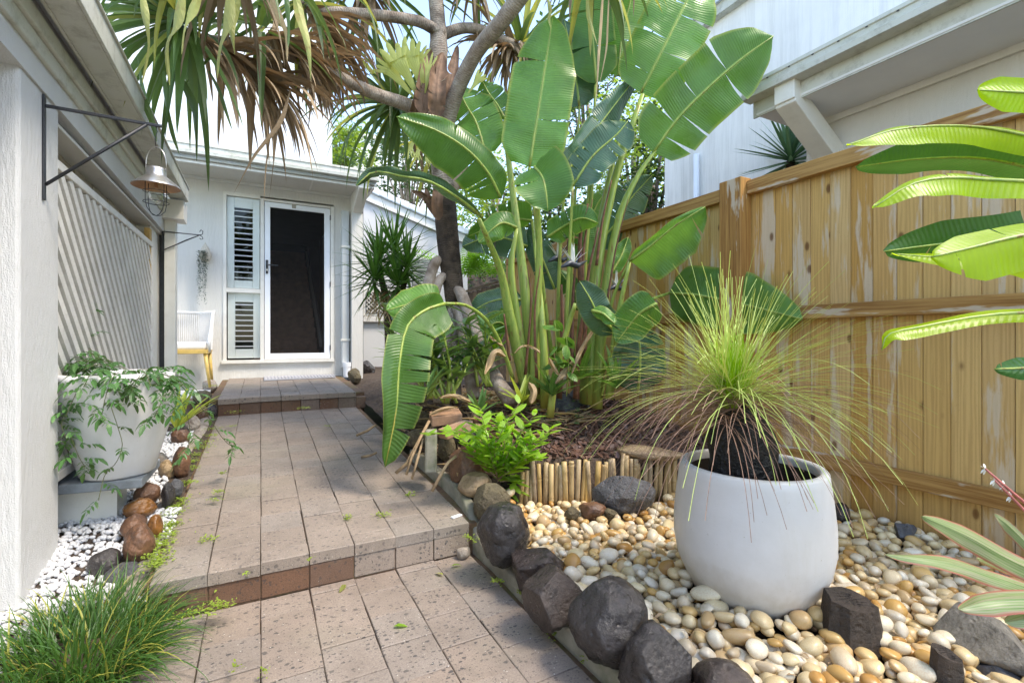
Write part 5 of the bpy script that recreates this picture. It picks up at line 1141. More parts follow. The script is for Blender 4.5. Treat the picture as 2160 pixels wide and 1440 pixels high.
# ================================================================ pandanus
PAN = thing('pandanus_tree', 'old pandanus with ringed limbs, stilt roots and hanging strap leaves', 'tree', (1.42, 3.75, .35))
def tubeP(name, pts, mat, n=14, m=18):
    Q = bez([at(a, b_, d) for a, b_, d, r in pts], m); rr = [p[3] for p in pts]; rad = []
    for i in range(m):
        f = i/(m-1)*(len(rr)-1); k = min(int(f), len(rr)-2); rad.append(lerp(rr[k], rr[k+1], f-k)*(1+.018*math.sin(i*2.3)+U(-.012, .012)))
    b = MB(); b.tube(Q, rad, n); return obj(name, b, mat, PAN, smooth=True)
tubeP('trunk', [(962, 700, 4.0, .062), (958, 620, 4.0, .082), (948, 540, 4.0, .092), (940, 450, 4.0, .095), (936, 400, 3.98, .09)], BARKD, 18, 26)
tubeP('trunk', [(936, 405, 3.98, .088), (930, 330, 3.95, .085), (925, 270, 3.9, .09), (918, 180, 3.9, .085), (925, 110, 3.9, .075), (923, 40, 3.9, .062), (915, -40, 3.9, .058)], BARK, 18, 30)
tubeP('limb', [(918, 258, 3.9, .07), (860, 222, 3.8, .052), (790, 198, 3.6, .045), (705, 158, 3.4, .042), (625, 122, 3.2, .04), (540, 100, 3.05, .038), (420, 85, 2.9, .036)], BARK)
tubeP('limb', [(935, 75, 3.9, .05), (890, 48, 3.8, .042), (840, 38, 3.7, .04), (770, 30, 3.6, .038), (690, 24, 3.5, .036), (620, 10, 3.4, .035)], BARK)
tubeP('limb', [(938, 270, 3.85, .07), (965, 190, 3.7, .058), (1005, 110, 3.5, .054), (1055, 50, 3.3, .055), (1115, -30, 3.1, .055)], BARK)
tubeP('limb', [(930, 75, 3.95, .045), (975, 60, 4.0, .042), (1020, 65, 4.1, .042), (1060, 85, 4.2, .045), (1100, 105, 4.3, .045)], BARK)
tubeP('limb', [(940, 420, 4.05, .055), (968, 370, 4.2, .05), (985, 320, 4.4, .048), (992, 280, 4.5, .045), (940, 268, 4.6, .04), (870, 240, 4.6, .04)], BARK)
ROOTS = [([(932, 545, 4.0, .03), (915, 560, 3.9, .045), (893, 640, 3.8, .044), (862, 760, 3.65, .042), (850, 850, 3.6, .05)]), ([(938, 580, 3.95, .03), (922, 600, 3.9, .044), (905, 670, 3.8, .045), (880, 740, 3.7, .043), (872, 830, 3.6, .045)]),
    ([(962, 610, 3.95, .03), (975, 625, 3.85, .05), (1005, 710, 3.72, .052), (1040, 790, 3.55, .056), (1080, 850, 3.4, .06)]), ([(958, 650, 3.9, .03), (972, 668, 3.82, .05), (985, 750, 3.7, .047), (1000, 840, 3.55, .05)]),
    ([(952, 650, 3.95, .03), (948, 690, 3.88, .042), (938, 760, 3.8, .04), (925, 850, 3.7, .044)]), ([(955, 660, 3.9, .025), (958, 700, 3.86, .035), (962, 770, 3.8, .034), (965, 850, 3.7, .036)]), ([(945, 640, 4.05, .03), (930, 690, 4.0, .042), (905, 780, 3.95, .04), (890, 850, 3.9, .045)]), ([(970, 640, 4.1, .03), (1000, 720, 4.1, .04), (1030, 800, 4.1, .045)])]
for rt in ROOTS: tubeP('stilt_root', rt, ROOTB, 12, 16)
# leaf heads: (centre px, py, depth), axis, number of green, number of dead, length, spread
def head(px, py, d, axis, ng, nd, L, seed, yel=.12, lim=None, droop=.55, dead_back=.15, wid=.027):
    c = at(px, py, d); a = Vector(axis).normalized(); u = a.cross(V(.3, .2, .9)).normalized(); v = a.cross(u); rnd = random.Random(seed); out = []
    for i in range(ng):
        ph = i*2.39996+rnd.uniform(-.2, .2); th = math.radians(lerp(18, 118, (i+.5)/ng)+rnd.uniform(-9, 9)); dr = a*math.cos(th)+(u*math.cos(ph)+v*math.sin(ph))*math.sin(th)
        l = L*rnd.uniform(.8, 1.15); kink = rnd.uniform(.45, .75) if rnd.random() < .35 else None
        p, w, s = strap(c+dr*.02+a*(.10*(1-i/ng)), dr, l, wid*rnd.uniform(.8, 1.15), droop*rnd.uniform(.6, 1.5), 10, kink=kink); b = MB(); b.ribbon(p, w, s, .32)
        out.append((b, PLEAFY if rnd.random() < yel else PLEAF, 'leaf'))
    for i in range(nd):
        ph = rnd.uniform(0, 6.28); th = math.radians(rnd.uniform(105, 165)); dr = a*math.cos(th)+(u*math.cos(ph)+v*math.sin(ph))*math.sin(th)
        st = c-a*rnd.uniform(0, dead_back); l = L*rnd.uniform(.45, .85); p, w, s = strap(st, dr, l, wid*rnd.uniform(.6, 1.1), droop*rnd.uniform(1.2, 2.6), 9); b = MB(); b.ribbon(p, w, s, rnd.uniform(.2, .8)); out.append((b, DEADLEAF, 'dead_leaf'))
    return out
LV = []
LV += head(400, 62, 2.75, (-.75, -.25, .25), 72, 80, .80, 1, .12, droop=.6, dead_back=.5, wid=.025)
LV += head(565, 70, 3.0, (-.8, -.5, .05), 10, 95, .60, 2, .3, droop=.6, dead_back=.38, wid=.026)
LV += head(640, 10, 3.35, (-.6, -.3, .5), 30, 55, .85, 3, .2, droop=.8, dead_back=.3)
LV += head(845, 230, 4.5, (-.6, .2, .3), 58, 16, .95, 4, .08, droop=.75)
LV += head(1095, 92, 4.35, (.7, .1, .4), 40, 46, .75, 5, .30, droop=.6, dead_back=.25)
LV += head(1240, -90, 3.3, (.5, -.1, .7), 34, 8, .72, 6, .6, droop=.9)
LV += head(470, -150, 2.35, (-.2, -.35, .7), 44, 10, .85, 7, .5, droop=.85)
LV += head(775, -40, 3.9, (-.1, .1, 1), 40, 20, .9, 8, .2, droop=.5)
LV += head(1000, -60, 4.1, (.2, .1, 1), 26, 20, .8, 9, .3, droop=.6)
LV += head(1330, -110, 3.9, (.3, .2, .8), 30, 12, .8, 10, .4, droop=.9)
LV += head(930, 300, 5.0, (.1, .6, .2), 22, 0, .8, 12, .4, droop=.8)
nb = {'leaf': 0, 'dead_leaf': 0}; rest = {}
for b, m_, nm in LV:
    if nb[nm] < 298: obj(nm, b, m_, PAN, smooth=False); nb[nm] += 1
    else:
        r_ = rest.setdefault((nm, m_.name), (MB(), m_)); k0 = len(r_[0].v); r_[0].v += b.v; r_[0].f += [tuple(i+k0 for i in f) for f in b.f]; r_[0].uv += b.uv; r_[0].has = True
for (nm, _), (b, m_) in rest.items(): obj('leaf_mass' if nm == 'leaf' else 'dead_leaf_mass', b, m_, PAN, kind='stuff')
def hang(pts, W_, mat):
    Q = bez([at(*q) for q in pts], 12); b = MB(); d = (Q[-1]-Q[0]).normalized(); s = d.cross(FW).normalized(); sides = [Matrix.Rotation(.6*math.sin(i*.5+pts[0][0]), 3, d) @ s for i in range(12)]
    b.ribbon(Q, [W_*min(1., .35+i/4)*min(1, 1.3*(1-i/11)**.7+.05) for i in range(12)], sides, .3); obj('hanging_leaf', b, mat, PAN)
for pts, W_, m_ in [([(300, -20, 1.9), (306, 40, 1.9), (312, 100, 1.9), (300, 175, 1.9)], .016, PLEAFY), ([(388, -20, 2.0), (372, 50, 2.0), (350, 95, 2.0), (358, 180, 2.0)], .022, PLEAFY), ([(425, -20, 2.0), (405, 25, 2.0), (388, 60, 2.0), (383, 115, 2.0)], .018, PLEAFY), ([(488, -30, 2.0), (482, 40, 2.0), (462, 100, 2.0), (458, 165, 2.0)], .022, PLEAFY), ([(505, -20, 2.05), (492, 30, 2.05), (488, 65, 2.05), (495, 115, 2.05)], .02, PLEAFY), ([(602, -30, 2.3), (606, 30, 2.3), (608, 70, 2.3), (608, 100, 2.3)], .014, PLEAF), ([(618, -30, 2.3), (632, 30, 2.3), (648, 90, 2.3), (656, 170, 2.3)], .022, PLEAFY), ([(570, -20, 2.4), (585, 30, 2.4), (602, 70, 2.4), (606, 130, 2.4)], .02, DRYPALE),
    ([(612, 190, 3.0), (590, 260, 2.95), (535, 330, 2.9), (493, 408, 2.9)], .013, DEADLEAF), ([(590, 180, 3.1), (575, 260, 3.05), (562, 340, 3.0), (556, 435, 3.0)], .007, DEADLEAF), ([(600, 180, 3.1), (586, 260, 3.05), (578, 330, 3.0), (568, 420, 3.0)], .008, DEADLEAF), ([(555, 150, 3.0), (556, 220, 3.0), (553, 260, 3.0), (557, 300, 3.0)], .009, DEADLEAF),
    ([(345, 150, 2.7), (350, 220, 2.7), (360, 270, 2.7), (378, 325, 2.7)], .02, PLEAF), ([(375, 150, 2.7), (405, 215, 2.7), (412, 270, 2.7), (415, 340, 2.7)], .022, PLEAF), ([(440, 150, 2.8), (460, 190, 2.8), (475, 230, 2.8), (490, 275, 2.8)], .014, PLEAF), ([(290, 120, 2.6), (300, 200, 2.6), (322, 260, 2.6), (330, 300, 2.6)], .02, PLEAF),
    ([(1272, -20, 3.2), (1268, 60, 3.2), (1262, 130, 3.2), (1258, 210, 3.2)], .012, DRYPALE), ([(1285, -20, 3.3), (1282, 60, 3.3), (1278, 110, 3.3), (1262, 190, 3.3)], .008, DRYPALE), ([(1238, -20, 3.2), (1240, 30, 3.2), (1250, 60, 3.2), (1260, 95, 3.2)], .014, PLEAFY), ([(1155, -10, 3.2), (1160, 20, 3.2), (1158, 40, 3.2), (1162, 60, 3.2)], .014, PLEAFY)]:
    hang(pts, W_, m_)
# ---- staghorn ferns on the trunk
def staghorn(lab, fronds, shields):
    t = thing('staghorn_fern', lab, 'fern', at(*fronds[0][0][0]) if fronds else at(*shields[0][0][0]), 'ferns growing on the pandanus trunk')
    for pts, W_ in fronds:
        Q = bez([at(*q) for q in pts], 10); b = MB(); d = (Q[-1]-Q[0]).normalized(); s = d.cross(FW).normalized(); tipd = (Q[-1]-Q[-3]).normalized()
        b.ribbon(Q[:8], [W_*(.12+.88*(i/7)**1.3) for i in range(8)], s, .25)
        for k in (-1, -.35, .35, 1):
            st = Q[7]+s*(k*W_*.72); dr = (tipd+s*k*.45).normalized(); l = (Q[-1]-Q[7]).length*RL.uniform(1.2, 1.7); e = [st-dr*.02, st+dr*l*.4, st+dr*l*.8, st+dr*l]
            b.ribbon(e, [W_*.34, W_*.30, W_*.26, W_*.06], s, .2)
        obj('frond', b, ANTLER, t, smooth=True)
    for pts, W_ in shields:
        b, C = paddle_mesh([at(*q) for q in pts], W_, fold=.5, droop=.9, tears=3, seed=RL.randint(0, 99), ripple=.02); obj('shield_frond', b, SHIELD, t, smooth=True)
staghorn('staghorn fern with pale lobed fronds and brown shields in the trunk fork', [([(882, 215, 3.72), (852, 180, 3.68), (825, 150, 3.65), (800, 135, 3.62)], .05), ([(885, 212, 3.7), (862, 165, 3.65), (842, 130, 3.6), (830, 98, 3.6)], .075), ([(890, 200, 3.7), (880, 155, 3.65), (868, 125, 3.62), (862, 95, 3.6)], .07), ([(895, 195, 3.72), (890, 160, 3.66), (880, 130, 3.65), (888, 105, 3.64)], .05), ([(895, 205, 3.7), (900, 175, 3.65), (903, 150, 3.65), (905, 122, 3.65)], .03)],
    [([(893, 245, 3.7), (892, 200, 3.68), (902, 150, 3.7), (905, 105, 3.75)], .07), ([(920, 250, 3.7), (922, 200, 3.64), (925, 160, 3.68), (935, 110, 3.75)], .075), ([(945, 230, 3.75), (948, 190, 3.72), (955, 150, 3.75), (965, 98, 3.8)], .05), ([(872, 250, 3.75), (880, 225, 3.7), (885, 200, 3.7), (878, 180, 3.7)], .05)])
staghorn('small staghorn fern with bright narrow drooping fronds below the fork', [([(905, 275, 3.8), (880, 290, 3.75), (866, 310, 3.72), (872, 330, 3.7)], .022), ([(900, 280, 3.8), (890, 300, 3.76), (882, 318, 3.74), (880, 335, 3.72)], .018), ([(912, 300, 3.8), (903, 320, 3.76), (900, 335, 3.74), (908, 345, 3.72)], .016), ([(985, 200, 3.95), (1000, 180, 3.95), (1008, 168, 3.95), (1018, 158, 3.95)], .04)], [])
staghorn('old staghorn with dead brown antler fronds clinging to the dark trunk', [], [([(915, 450, 3.8), (903, 425, 3.76), (890, 412, 3.74), (868, 402, 3.72)], .03), ([(918, 455, 3.8), (908, 430, 3.78), (902, 415, 3.76), (898, 396, 3.75)], .03), ([(925, 465, 3.8), (922, 430, 3.76), (925, 405, 3.76), (930, 385, 3.78)], .05), ([(970, 400, 3.95), (978, 385, 3.95), (982, 375, 3.95), (985, 360, 3.95)], .03)])

# ================================================================ spiky plants
def blade_mesh(name, L, W, droop, mat, fold=.3, el=0):
    p, w, s = strap((0, 0, 0), (math.cos(el), 0, math.sin(el)), L, W, droop, 7, side=V(0, 1, 0)); b = MB(); b.ribbon(p, w, s, fold); m = b.mesh(name); m.materials.append(mat); return m
def spiky(par, c, n, L, W, mat, e0, e1, droop, seed, stem=None):
    rnd = random.Random(seed); ms = [[blade_mesh('leaf', L*q, W, droop*(1+k*.3), mat, .3, 0) for q in (.85, 1., 1.12)] for k in range(2)]
    for i in range(n):
        el = lerp(e1, e0, (i+.5)/n)+rnd.uniform(-.12, .12); o = obj('leaf', rnd.choice(ms[int(i < n*.6)]), None, par, loc=c+UP*(.10*i/n))
        o.rotation_euler = (rnd.uniform(-.3, .3), -el, i*2.39996+rnd.uniform(-.2, .2))
DR = thing('dracaena', 'spiky green dracaena with several heads beside the house pilaster', 'plant', at(820, 740, 5.2))
for i, (px, py, d, n, L) in enumerate([(800, 560, 5.2, 70, .50), (832, 540, 5.4, 60, .50), (858, 575, 5.1, 60, .46), (790, 600, 5.0, 50, .42), (840, 610, 5.0, 55, .42)]):
    spiky(DR, at(px, py, d), n, L, .017, SPEAR, math.radians(82), math.radians(-48), .12, i)
b = MB(); b.tube([at(822, 780, 5.2), at(820, 700, 5.2), at(815, 630, 5.2), at(800, 570, 5.2)], [.05, .045, .04, .03], 10); b2 = obj('stem', b, BARKD, DR, smooth=True)
b = MB(); b.tube([at(820, 690, 5.2), at(842, 640, 5.15), at(856, 585, 5.1)], [.04, .035, .03], 10); obj('stem', b, BARKD, DR, smooth=True)
b = MB(); rnd = random.Random(8)
for i in range(110):
    c = at(rnd.choice((805, 845, 825))+rnd.uniform(-14, 14), 632+rnd.uniform(-22, 25), 5.1); a = rnd.uniform(0, 6.28); p, w, s = strap(c, (math.cos(a), math.sin(a), -.3), rnd.uniform(.2, .36), .009, 1.6, 6); b.ribbon(p, w, s, .3)
obj('dry_skirt', b, DRYPALE, DR, kind='stuff')
YU = thing('yucca', 'blue-green yucca rosette rising behind the fence under the eave', 'plant', at(1668, 350, 4.7))
spiky(YU, at(1668, 345, 4.7), 64, .50, .020, YUCCA, math.radians(86), math.radians(-25), .05, 33)
b = MB(); b.tube([at(1668, 700, 4.7), at(1666, 500, 4.7), at(1668, 340, 4.7)], [.06, .05, .04], 10); obj('stem', b, BARKD, YU, smooth=True)

# ================================================================ grass tree in the round planter
GT = thing('grass_tree', 'grass tree with a black trunk and a fountain of fine green and brown needles', 'plant', (PX, PY_, .42))
gc = at(1545, 838, 1.72); base = V(PX-.01, PY_, .44)
me = rock_mesh('trunk', .12, .12, .20, 5, 4, .12, 0); me.materials.append(CROWNT); o = obj('trunk', me, None, GT, loc=V((PX+gc.x)/2, (PY_+gc.y)/2, .62))
rn = random.Random(12)
def needle(b, el, az, L, r, droop, c, n=10):
    dr = V(math.cos(az)*math.cos(el), math.sin(az)*math.cos(el), math.sin(el)); p, w, s = strap(c+dr*.015, dr, L, r, droop, n)
    b.ribbon(p, [max(x, r*.5) for x in w], s, .6)
for k in range(3):
    b = MB()
    for i in range(120):
        q = (i+k*120)/360; el = math.radians(lerp(86, -2, q**.75)+rn.uniform(-10, 10)); az = rn.uniform(0, 6.28)
        needle(b, el, az, lerp(.62, .46, max(0, math.sin(el)))*rn.uniform(.62, 1.08), .0020, rn.uniform(.35, 1.25)*(1.1-.85*max(0, math.sin(el))), gc+V(rn.gauss(0, .022), rn.gauss(0, .022), rn.uniform(-.03, .05)))
    obj('green_needles', b, NEEDLE, GT, kind='stuff')
b = MB()
for i in range(260): el = math.radians(rn.uniform(62, 90)); needle(b, el, rn.uniform(0, 6.28), rn.uniform(.12, .27), .0022, .1, gc+V(rn.gauss(0, .016), rn.gauss(0, .016), -.05))
obj('fresh_needles', b, NEEDLEB, GT, kind='stuff')
b = MB()
for i in range(500):
    el = math.radians(rn.uniform(-18, 34)); az = rn.uniform(0, 6.28); front = math.cos(az-(-1.9))
    if front > .5 and rn.random() < .55: continue
    needle(b, el, az, rn.uniform(.30, .60), .0017, rn.uniform(.45, 1.5), gc+V(rn.gauss(0, .04), rn.gauss(0, .04), rn.uniform(-.10, .0)))
obj('dead_needles', b, NEEDLED, GT, kind='stuff')

# ================================================================ grass clump at the path corner
MG = thing('mondo_grass', 'arching green mondo grass clump at the corner of the lower path', 'grass clump', (-.46, 1.95, 0))
for k, (mt, n) in enumerate(((MONDO, 1300), (MONDOD, 190))):
    b = MB()
    for i in range(n):
        a = rn.uniform(0, 6.28); rr = math.sqrt(rn.random()); x, y = -.50+.16*rr*math.cos(a)+rn.gauss(0, .015), 1.94+.26*rr*math.sin(a)
        az = a+rn.gauss(0, .9); el = math.radians(rn.uniform(22, 80)); p, w, s = strap((x, y, .01), (math.cos(az)*math.cos(el), math.sin(az)*math.cos(el), math.sin(el)), rn.uniform(.15, .29), rn.uniform(.0024, .004), rn.uniform(1.2, 3.2), 8); b.ribbon(p, w, s, .4)
    obj('blades' if k == 0 else 'yellow_blades', b, mt, MG, kind='stuff')

# ================================================================ small leafy plants
def leaflet_mesh(name, mat, L, W, curl=.15, n=5, fold=.25):
    b = MB(); pts = [V(L*i/n, 0, -curl*L*(i/n)**2) for i in range(n+1)]; w = [W*(math.sin(math.pi*min(1, (i/n)*.92+.06))**.8) if i < n else .0004 for i in range(n+1)]; b.ribbon(pts, w, V(0, 1, 0), fold); m = b.mesh(name, True); m.materials.append(mat); return m
LM = [leaflet_mesh('leaf', SHRUB, l, l*.24, c) for l, c in ((.065, .1), (.082, .25), (.095, .35), (.055, .0))]
SHB = thing('lime_shrub', 'low lime green shrub with glossy pointed leaves spilling over brown stones', 'shrub', at(1050, 985, 2.55))
def twig(par, pts, rad=.003, mat=TWIG):
    Q = bez([at(*q) for q in pts], 8); b = MB(); b.tube(Q, [lerp(rad, rad*.4, i/7) for i in range(8)], 5); obj('twig', b, mat, par, smooth=True); return Q
shoots = [((1050, 1010), (1045, 940), (1095, 850)), ((1050, 1010), (1030, 930), (1012, 860)), ((1050, 1010), (1080, 940), (1130, 870)), ((1050, 1010), (1005, 950), (945, 905)), ((1050, 1010), (1060, 960), (1065, 890)), ((1050, 1010), (1110, 960), (1165, 900)), ((1050, 1010), (1020, 980), (985, 935)), ((1050, 1010), (1085, 985), (1115, 950)), ((1050, 1015), (1060, 1000), (1080, 985)), ((1050, 1010), (1040, 975), (1030, 935)), ((1050, 1010), (1090, 965), (1110, 915)), ((1050, 1005), (1000, 915), (900, 918)), ((1055, 1010), (1100, 950), (1140, 920)), ((1050, 1012), (1070, 1010), (1100, 1005)), ((1050, 1010), (1065, 930), (1050, 880)), ((1050, 1010), (1105, 975), (1135, 965)), ((1055, 1015), (1085, 1015), (1078, 1040)), ((1050, 1010), (1020, 960), (1005, 905))]
for si, sh in enumerate(shoots):
    d1 = rn.uniform(2.38, 2.75); Q = twig(SHB, [(*sh[0], 2.6), (*sh[1], (2.6+d1)/2), (*sh[2], d1)])
    for i in range(20):
        t = .2+.8*i/19; f = t*7; k = min(int(f), 6); p = Q[k].lerp(Q[k+1], f-k); d = (Q[k+1]-Q[k]).normalized(); az = i*2.4+si
        o = obj('leaf', rn.choice(LM), None, SHB, loc=p); out = (V(math.cos(az), math.sin(az), .35)*.9+d*.55).normalized(); o.rotation_euler = out.to_track_quat('X', 'Z').to_euler(); s_ = rn.uniform(.85, 1.3)*(1.0 if t < .95 else .75); o.scale = (s_,)*3
# jasmine in the tapered planter
JAS = thing('jasmine_vine', 'dark green jasmine vine spilling over the rim of the tapered white pot', 'vine', (LX, LY, SZ+.45))
VM = [leaflet_mesh('leaflet', VINE, l, l*.21, .3) for l in (.036, .045, .054)]
def pinn(b, p, dr, L, up=UP, nl=3, sz=1.0):
    dr = dr.normalized(); s = dr.cross(up); s = s.normalized() if s.length > .01 else V(1, 0, 0); rb = [p, p+dr*L*.5+V(0, 0, -.004), p+dr*L+V(0, 0, -.018)]; b.ribbon(rb, [.0008]*3, s, 0)
    for i in range(nl):
        q = p+dr*L*(.3+.6*i/max(1, nl-1))
        for sg in (-1, 1): lf(b, q, (s*sg+dr*.55+V(0, 0, rn.uniform(-.6, .1))), rn.uniform(.028, .042)*sz)
    lf(b, p+dr*L, dr+V(0, 0, -.6), .055*sz)
def lf(b, p, d, l):
    d = d.normalized(); s = d.cross(UP); s = s.normalized() if s.length > .01 else V(1, 0, 0); s = (Matrix.Rotation(rn.uniform(-.5, .5), 3, d) @ s); b.ribbon([p, p+d*l*.35, p+d*l*.75+V(0, 0, -.1*l), p+d*l+V(0, 0, -.2*l)], [.0006, l*.20, l*.15, .0004], s, .25)
def vine(pts, nl=18, sz=.88, mat=VINE):
    nl = max(5, int(nl*.72))
    Q = bez([at(*q) for q in pts], 20); b = MB(); b.tube(Q, .0016, 5); obj('stem', b, simple('vine_stem', (.12, .13, .06), .6) if 'vine_stem' not in bpy.data.materials else bpy.data.materials['vine_stem'], JAS)
    b = MB()
    for i in range(nl):
        t = (i+.7)/nl; f = t*19; k = min(int(f), 18); p = Q[k].lerp(Q[k+1], f-k); a = rn.uniform(0, 6.28); pinn(b, p, V(math.cos(a), math.sin(a), rn.uniform(-.5, .35))*1.+(Q[k+1]-Q[k]).normalized()*.4, rn.uniform(.05, .085)*sz, nl=3, sz=sz)
    obj('foliage', b, mat, JAS, kind='stuff')
D0 = 2.22
for pts, nl in [([(255, 775, 2.24), (200, 770, 2.1), (150, 800, 2.05), (140, 850, 2.02)], 18), ([(240, 775, 2.2), (170, 760, 2.1), (138, 790, 2.1)], 16), ([(250, 785, 2.15), (235, 800, 2.0), (222, 840, 1.98), (215, 875, 1.98)], 18), ([(300, 785, 2.2), (290, 800, 2.05), (280, 820, 2.02), (272, 840, 2.02)], 16), ([(320, 785, 2.25), (350, 790, 2.15), (372, 800, 2.12), (395, 820, 2.1)], 18), ([(290, 780, 2.3), (340, 775, 2.3), (375, 780, 2.3)], 14), ([(210, 780, 2.1), (190, 790, 2.02), (178, 815, 2.0)], 14), ([(160, 830, 2.0), (142, 870, 1.98), (130, 895, 1.98), (140, 925, 1.99)], 18), ([(150, 920, 2.0), (165, 960, 2.0), (180, 985, 2.0)], 12), ([(330, 795, 2.15), (345, 830, 2.05), (335, 860, 2.0), (325, 880, 2.0)], 16), ([(270, 780, 2.3), (220, 755, 2.35), (185, 730, 2.42), (178, 690, 2.45), (172, 645, 2.5)], 16), ([(230, 770, 2.25), (190, 745, 2.3), (165, 740, 2.35)], 12), ([(260, 775, 2.2), (265, 795, 2.08), (262, 815, 2.05)], 14), ([(350, 790, 2.2), (400, 830, 2.3), (440, 880, 2.5), (475, 930, 2.7), (500, 945, 2.75)], 16), ([(345, 795, 2.2), (385, 850, 2.2), (400, 905, 2.3), (395, 960, 2.3)], 14), ([(200, 775, 2.15), (160, 765, 2.12), (132, 790, 2.08), (128, 840, 2.05)], 16), ([(300, 780, 2.15), (310, 792, 2.05), (318, 815, 2.02)], 12)]:
    vine(pts, nl)
vine([(235, 860, 1.99), (250, 905, 1.99), (258, 940, 1.99), (245, 975, 2.0), (222, 1000, 2.0), (212, 1035, 1.98), (208, 1055, 1.97)], 6, .8)
# broad pale leaves beside the planter
def tuft(name, lab, cat, c, n, L, W, mat, e0, e1, droop, seed, group=None):
    t = thing(name, lab, cat, c, group); rnd = random.Random(seed)
    for i in range(n):
        el = lerp(e0, e1, rnd.random()); az = i*2.39996+rnd.uniform(-.3, .3); b = MB(); p, w, s = strap(c, (math.cos(az)*math.cos(el), math.sin(az)*math.cos(el), math.sin(el)), L*rnd.uniform(.7, 1.15), W*rnd.uniform(.8, 1.1), droop, 8); w = [x*min(1, .3+2.2*j/7) for j, x in enumerate(w)]; b.ribbon(p, w, s, .3); obj('leaf', b, mat, t, smooth=True)
    return t
tuft('lily_clump', 'pale green strappy lily clump between the tapered pot and the edging stones', 'plant', at(372, 905, 2.9), 22, .30, .020, ORCHY, .5, 1.4, .5, 3)
# orchids / dendrobiums at the stilt roots
for i, (px, py, d, n, lab) in enumerate([(948, 850, 3.2, 0, 'leafy orchid with yellow canes in front of the pale stilt roots'), (905, 840, 3.2, 0, 'dark leafy orchid clump beside the hanging torn leaf'), (1022, 815, 3.45, 0, 'leafy orchid leaning over the thick pale stilt root'), (880, 790, 3.7, 0, 'leafy orchid in the shade behind the hanging torn leaf')]):
    t = thing('ground_orchid', lab, 'plant', at(px, py, d), 'orchids at the foot of the pandanus'); rnd = random.Random(40+i)
    for c in range(9):
        tip = (px+rnd.uniform(-55, 40), py-rnd.uniform(60, 150), d+rnd.uniform(-.15, .15)); Q = bez([at(px+rnd.uniform(-18, 18), py, d), at((px+tip[0])/2+rnd.uniform(-8, 8), (py+tip[1])/2, d), at(*tip)], 8); b = MB(); b.tube(Q, [.008, .010, .011, .010, .009, .008, .006, .005], 7); obj('cane', b, ORCHY if c % 2 else STALK, t, smooth=True)
        for k in range(6):
            p = Q[3+min(4, k//1)] if k < 5 else Q[-1]; az = k*2.6+c; b = MB(); pp, w, s = strap(p, (math.cos(az)*.9, math.sin(az)*.9, .5), rnd.uniform(.18, .30), rnd.uniform(.020, .031), .8, 7); w = [x*min(1, .35+2.2*j/6) for j, x in enumerate(w)]; b.ribbon(pp, w, s, .3); obj('leaf', b, ORCHID, t, smooth=True)
for i, (px, py, d, n, L_, W_, lab) in enumerate([(1012, 872, 2.95, 10, .17, .022, 'broad leafed young plant at the foot of the thick pale stilt root'), (1165, 835, 3.3, 12, .26, .026, 'small dark leafed plant before the bird of paradise stalks'), (1300, 820, 3.2, 14, .30, .030, 'dark leafed plant below the round paddle leaf near the fence'), (1100, 850, 3.0, 10, .20, .022, 'little strap leafed plant behind the lime shrub'), (870, 770, 4.0, 14, .36, .026, 'leafy plant behind the hanging torn leaf'), (1225, 800, 3.6, 12, .40, .04, 'upright leafy shoots between the stalk clusters')]):
    tuft('bed_plant', lab, 'plant', at(px, py, d), n, L_, W_, [ORCHID, P_N, P_N, ORCHY, SHRUB, P_L][i], .35, 1.35, .6, 90+i, 'low plants in the mulch bed')
tuft('yellow_strap_plant', 'bright yellow-green strap leaves glowing behind the stilt roots', 'plant', at(885, 790, 4.3), 34, .70, .022, SHRUB, .9, 1.5, .25, 5)
for i, (px, py, d, lab) in enumerate([(955, 770, 3.9, 'lime strap leaves rising between the dark trunk and the stilt roots'), (1045, 745, 4.0, 'lime strap leaves behind the thick pale stilt root'), (1130, 800, 4.05, 'lime strap leaves in the shade behind the thick leaf stalks')]):
    tuft('lime_strap_plant', lab, 'plant', at(px, py, d), 16, .42, .020, SHRUB, .7, 1.45, .45, 120+i, 'lime strap plants in the shade')
tuft('strap_plant', 'low arching strap leaves at the base of the stick bundle', 'plant', at(900, 830, 2.95), 12, .26, .016, ORCHID, .2, 1.2, .9, 6)
SM_ = leaflet_mesh('leaf', P_N, .085, .026, .3)
for i, (px, py, d) in enumerate([(1170, 700, 3.3), (1195, 735, 3.25)]):
    t = thing('green_sapling', ['small soft leaved sapling between the leaf stalks', 'lower soft leaved sapling by the yellow stalk'][i], 'plant', at(px, py+90, d)); Q = twig(t, [(px, py+100, d), (px+4, py+40, d), (px, py-25, d)], .004, STALK)
    for k in range(9):
        az = k*2.4; o = obj('leaf', SM_, None, t, loc=Q[min(7, 2+k*6//9)]); o.rotation_euler = (V(math.cos(az), math.sin(az), rn.uniform(-.9, .5)).to_track_quat('X', 'Z').to_matrix() @ Matrix.Rotation(rn.uniform(-.7, .7), 3, 'X')).to_euler(); o.scale = (rn.uniform(1., 1.6),)*3
b = MB()
for i in range(260):
    x, y = rn.uniform(1.35, 2.1), rn.uniform(2.7, 3.6); z = garden(x, y)+rn.uniform(.01, .12); a = rn.uniform(0, 6.28); lf(b, V(x, y, z), V(math.cos(a), math.sin(a), .2), rn.uniform(.03, .06))
tag(obj('ground_cover', b, ORCHID, kind='stuff'), 'small clover-like ground cover around the leaf bases', 'ground cover')
b = MB()
for i in range(260):
    x, y = rn.uniform(1.02, 2.1), rn.uniform(2.75, 4.2); z = garden(x, y)+.012; a = rn.uniform(0, 6.28); p, w, s = strap((x, y, z), (math.cos(a), math.sin(a), .25), rn.uniform(.15, .4), rn.uniform(.008, .022), .35, 6); b.ribbon(p, w, s, rn.uniform(.2, .8))
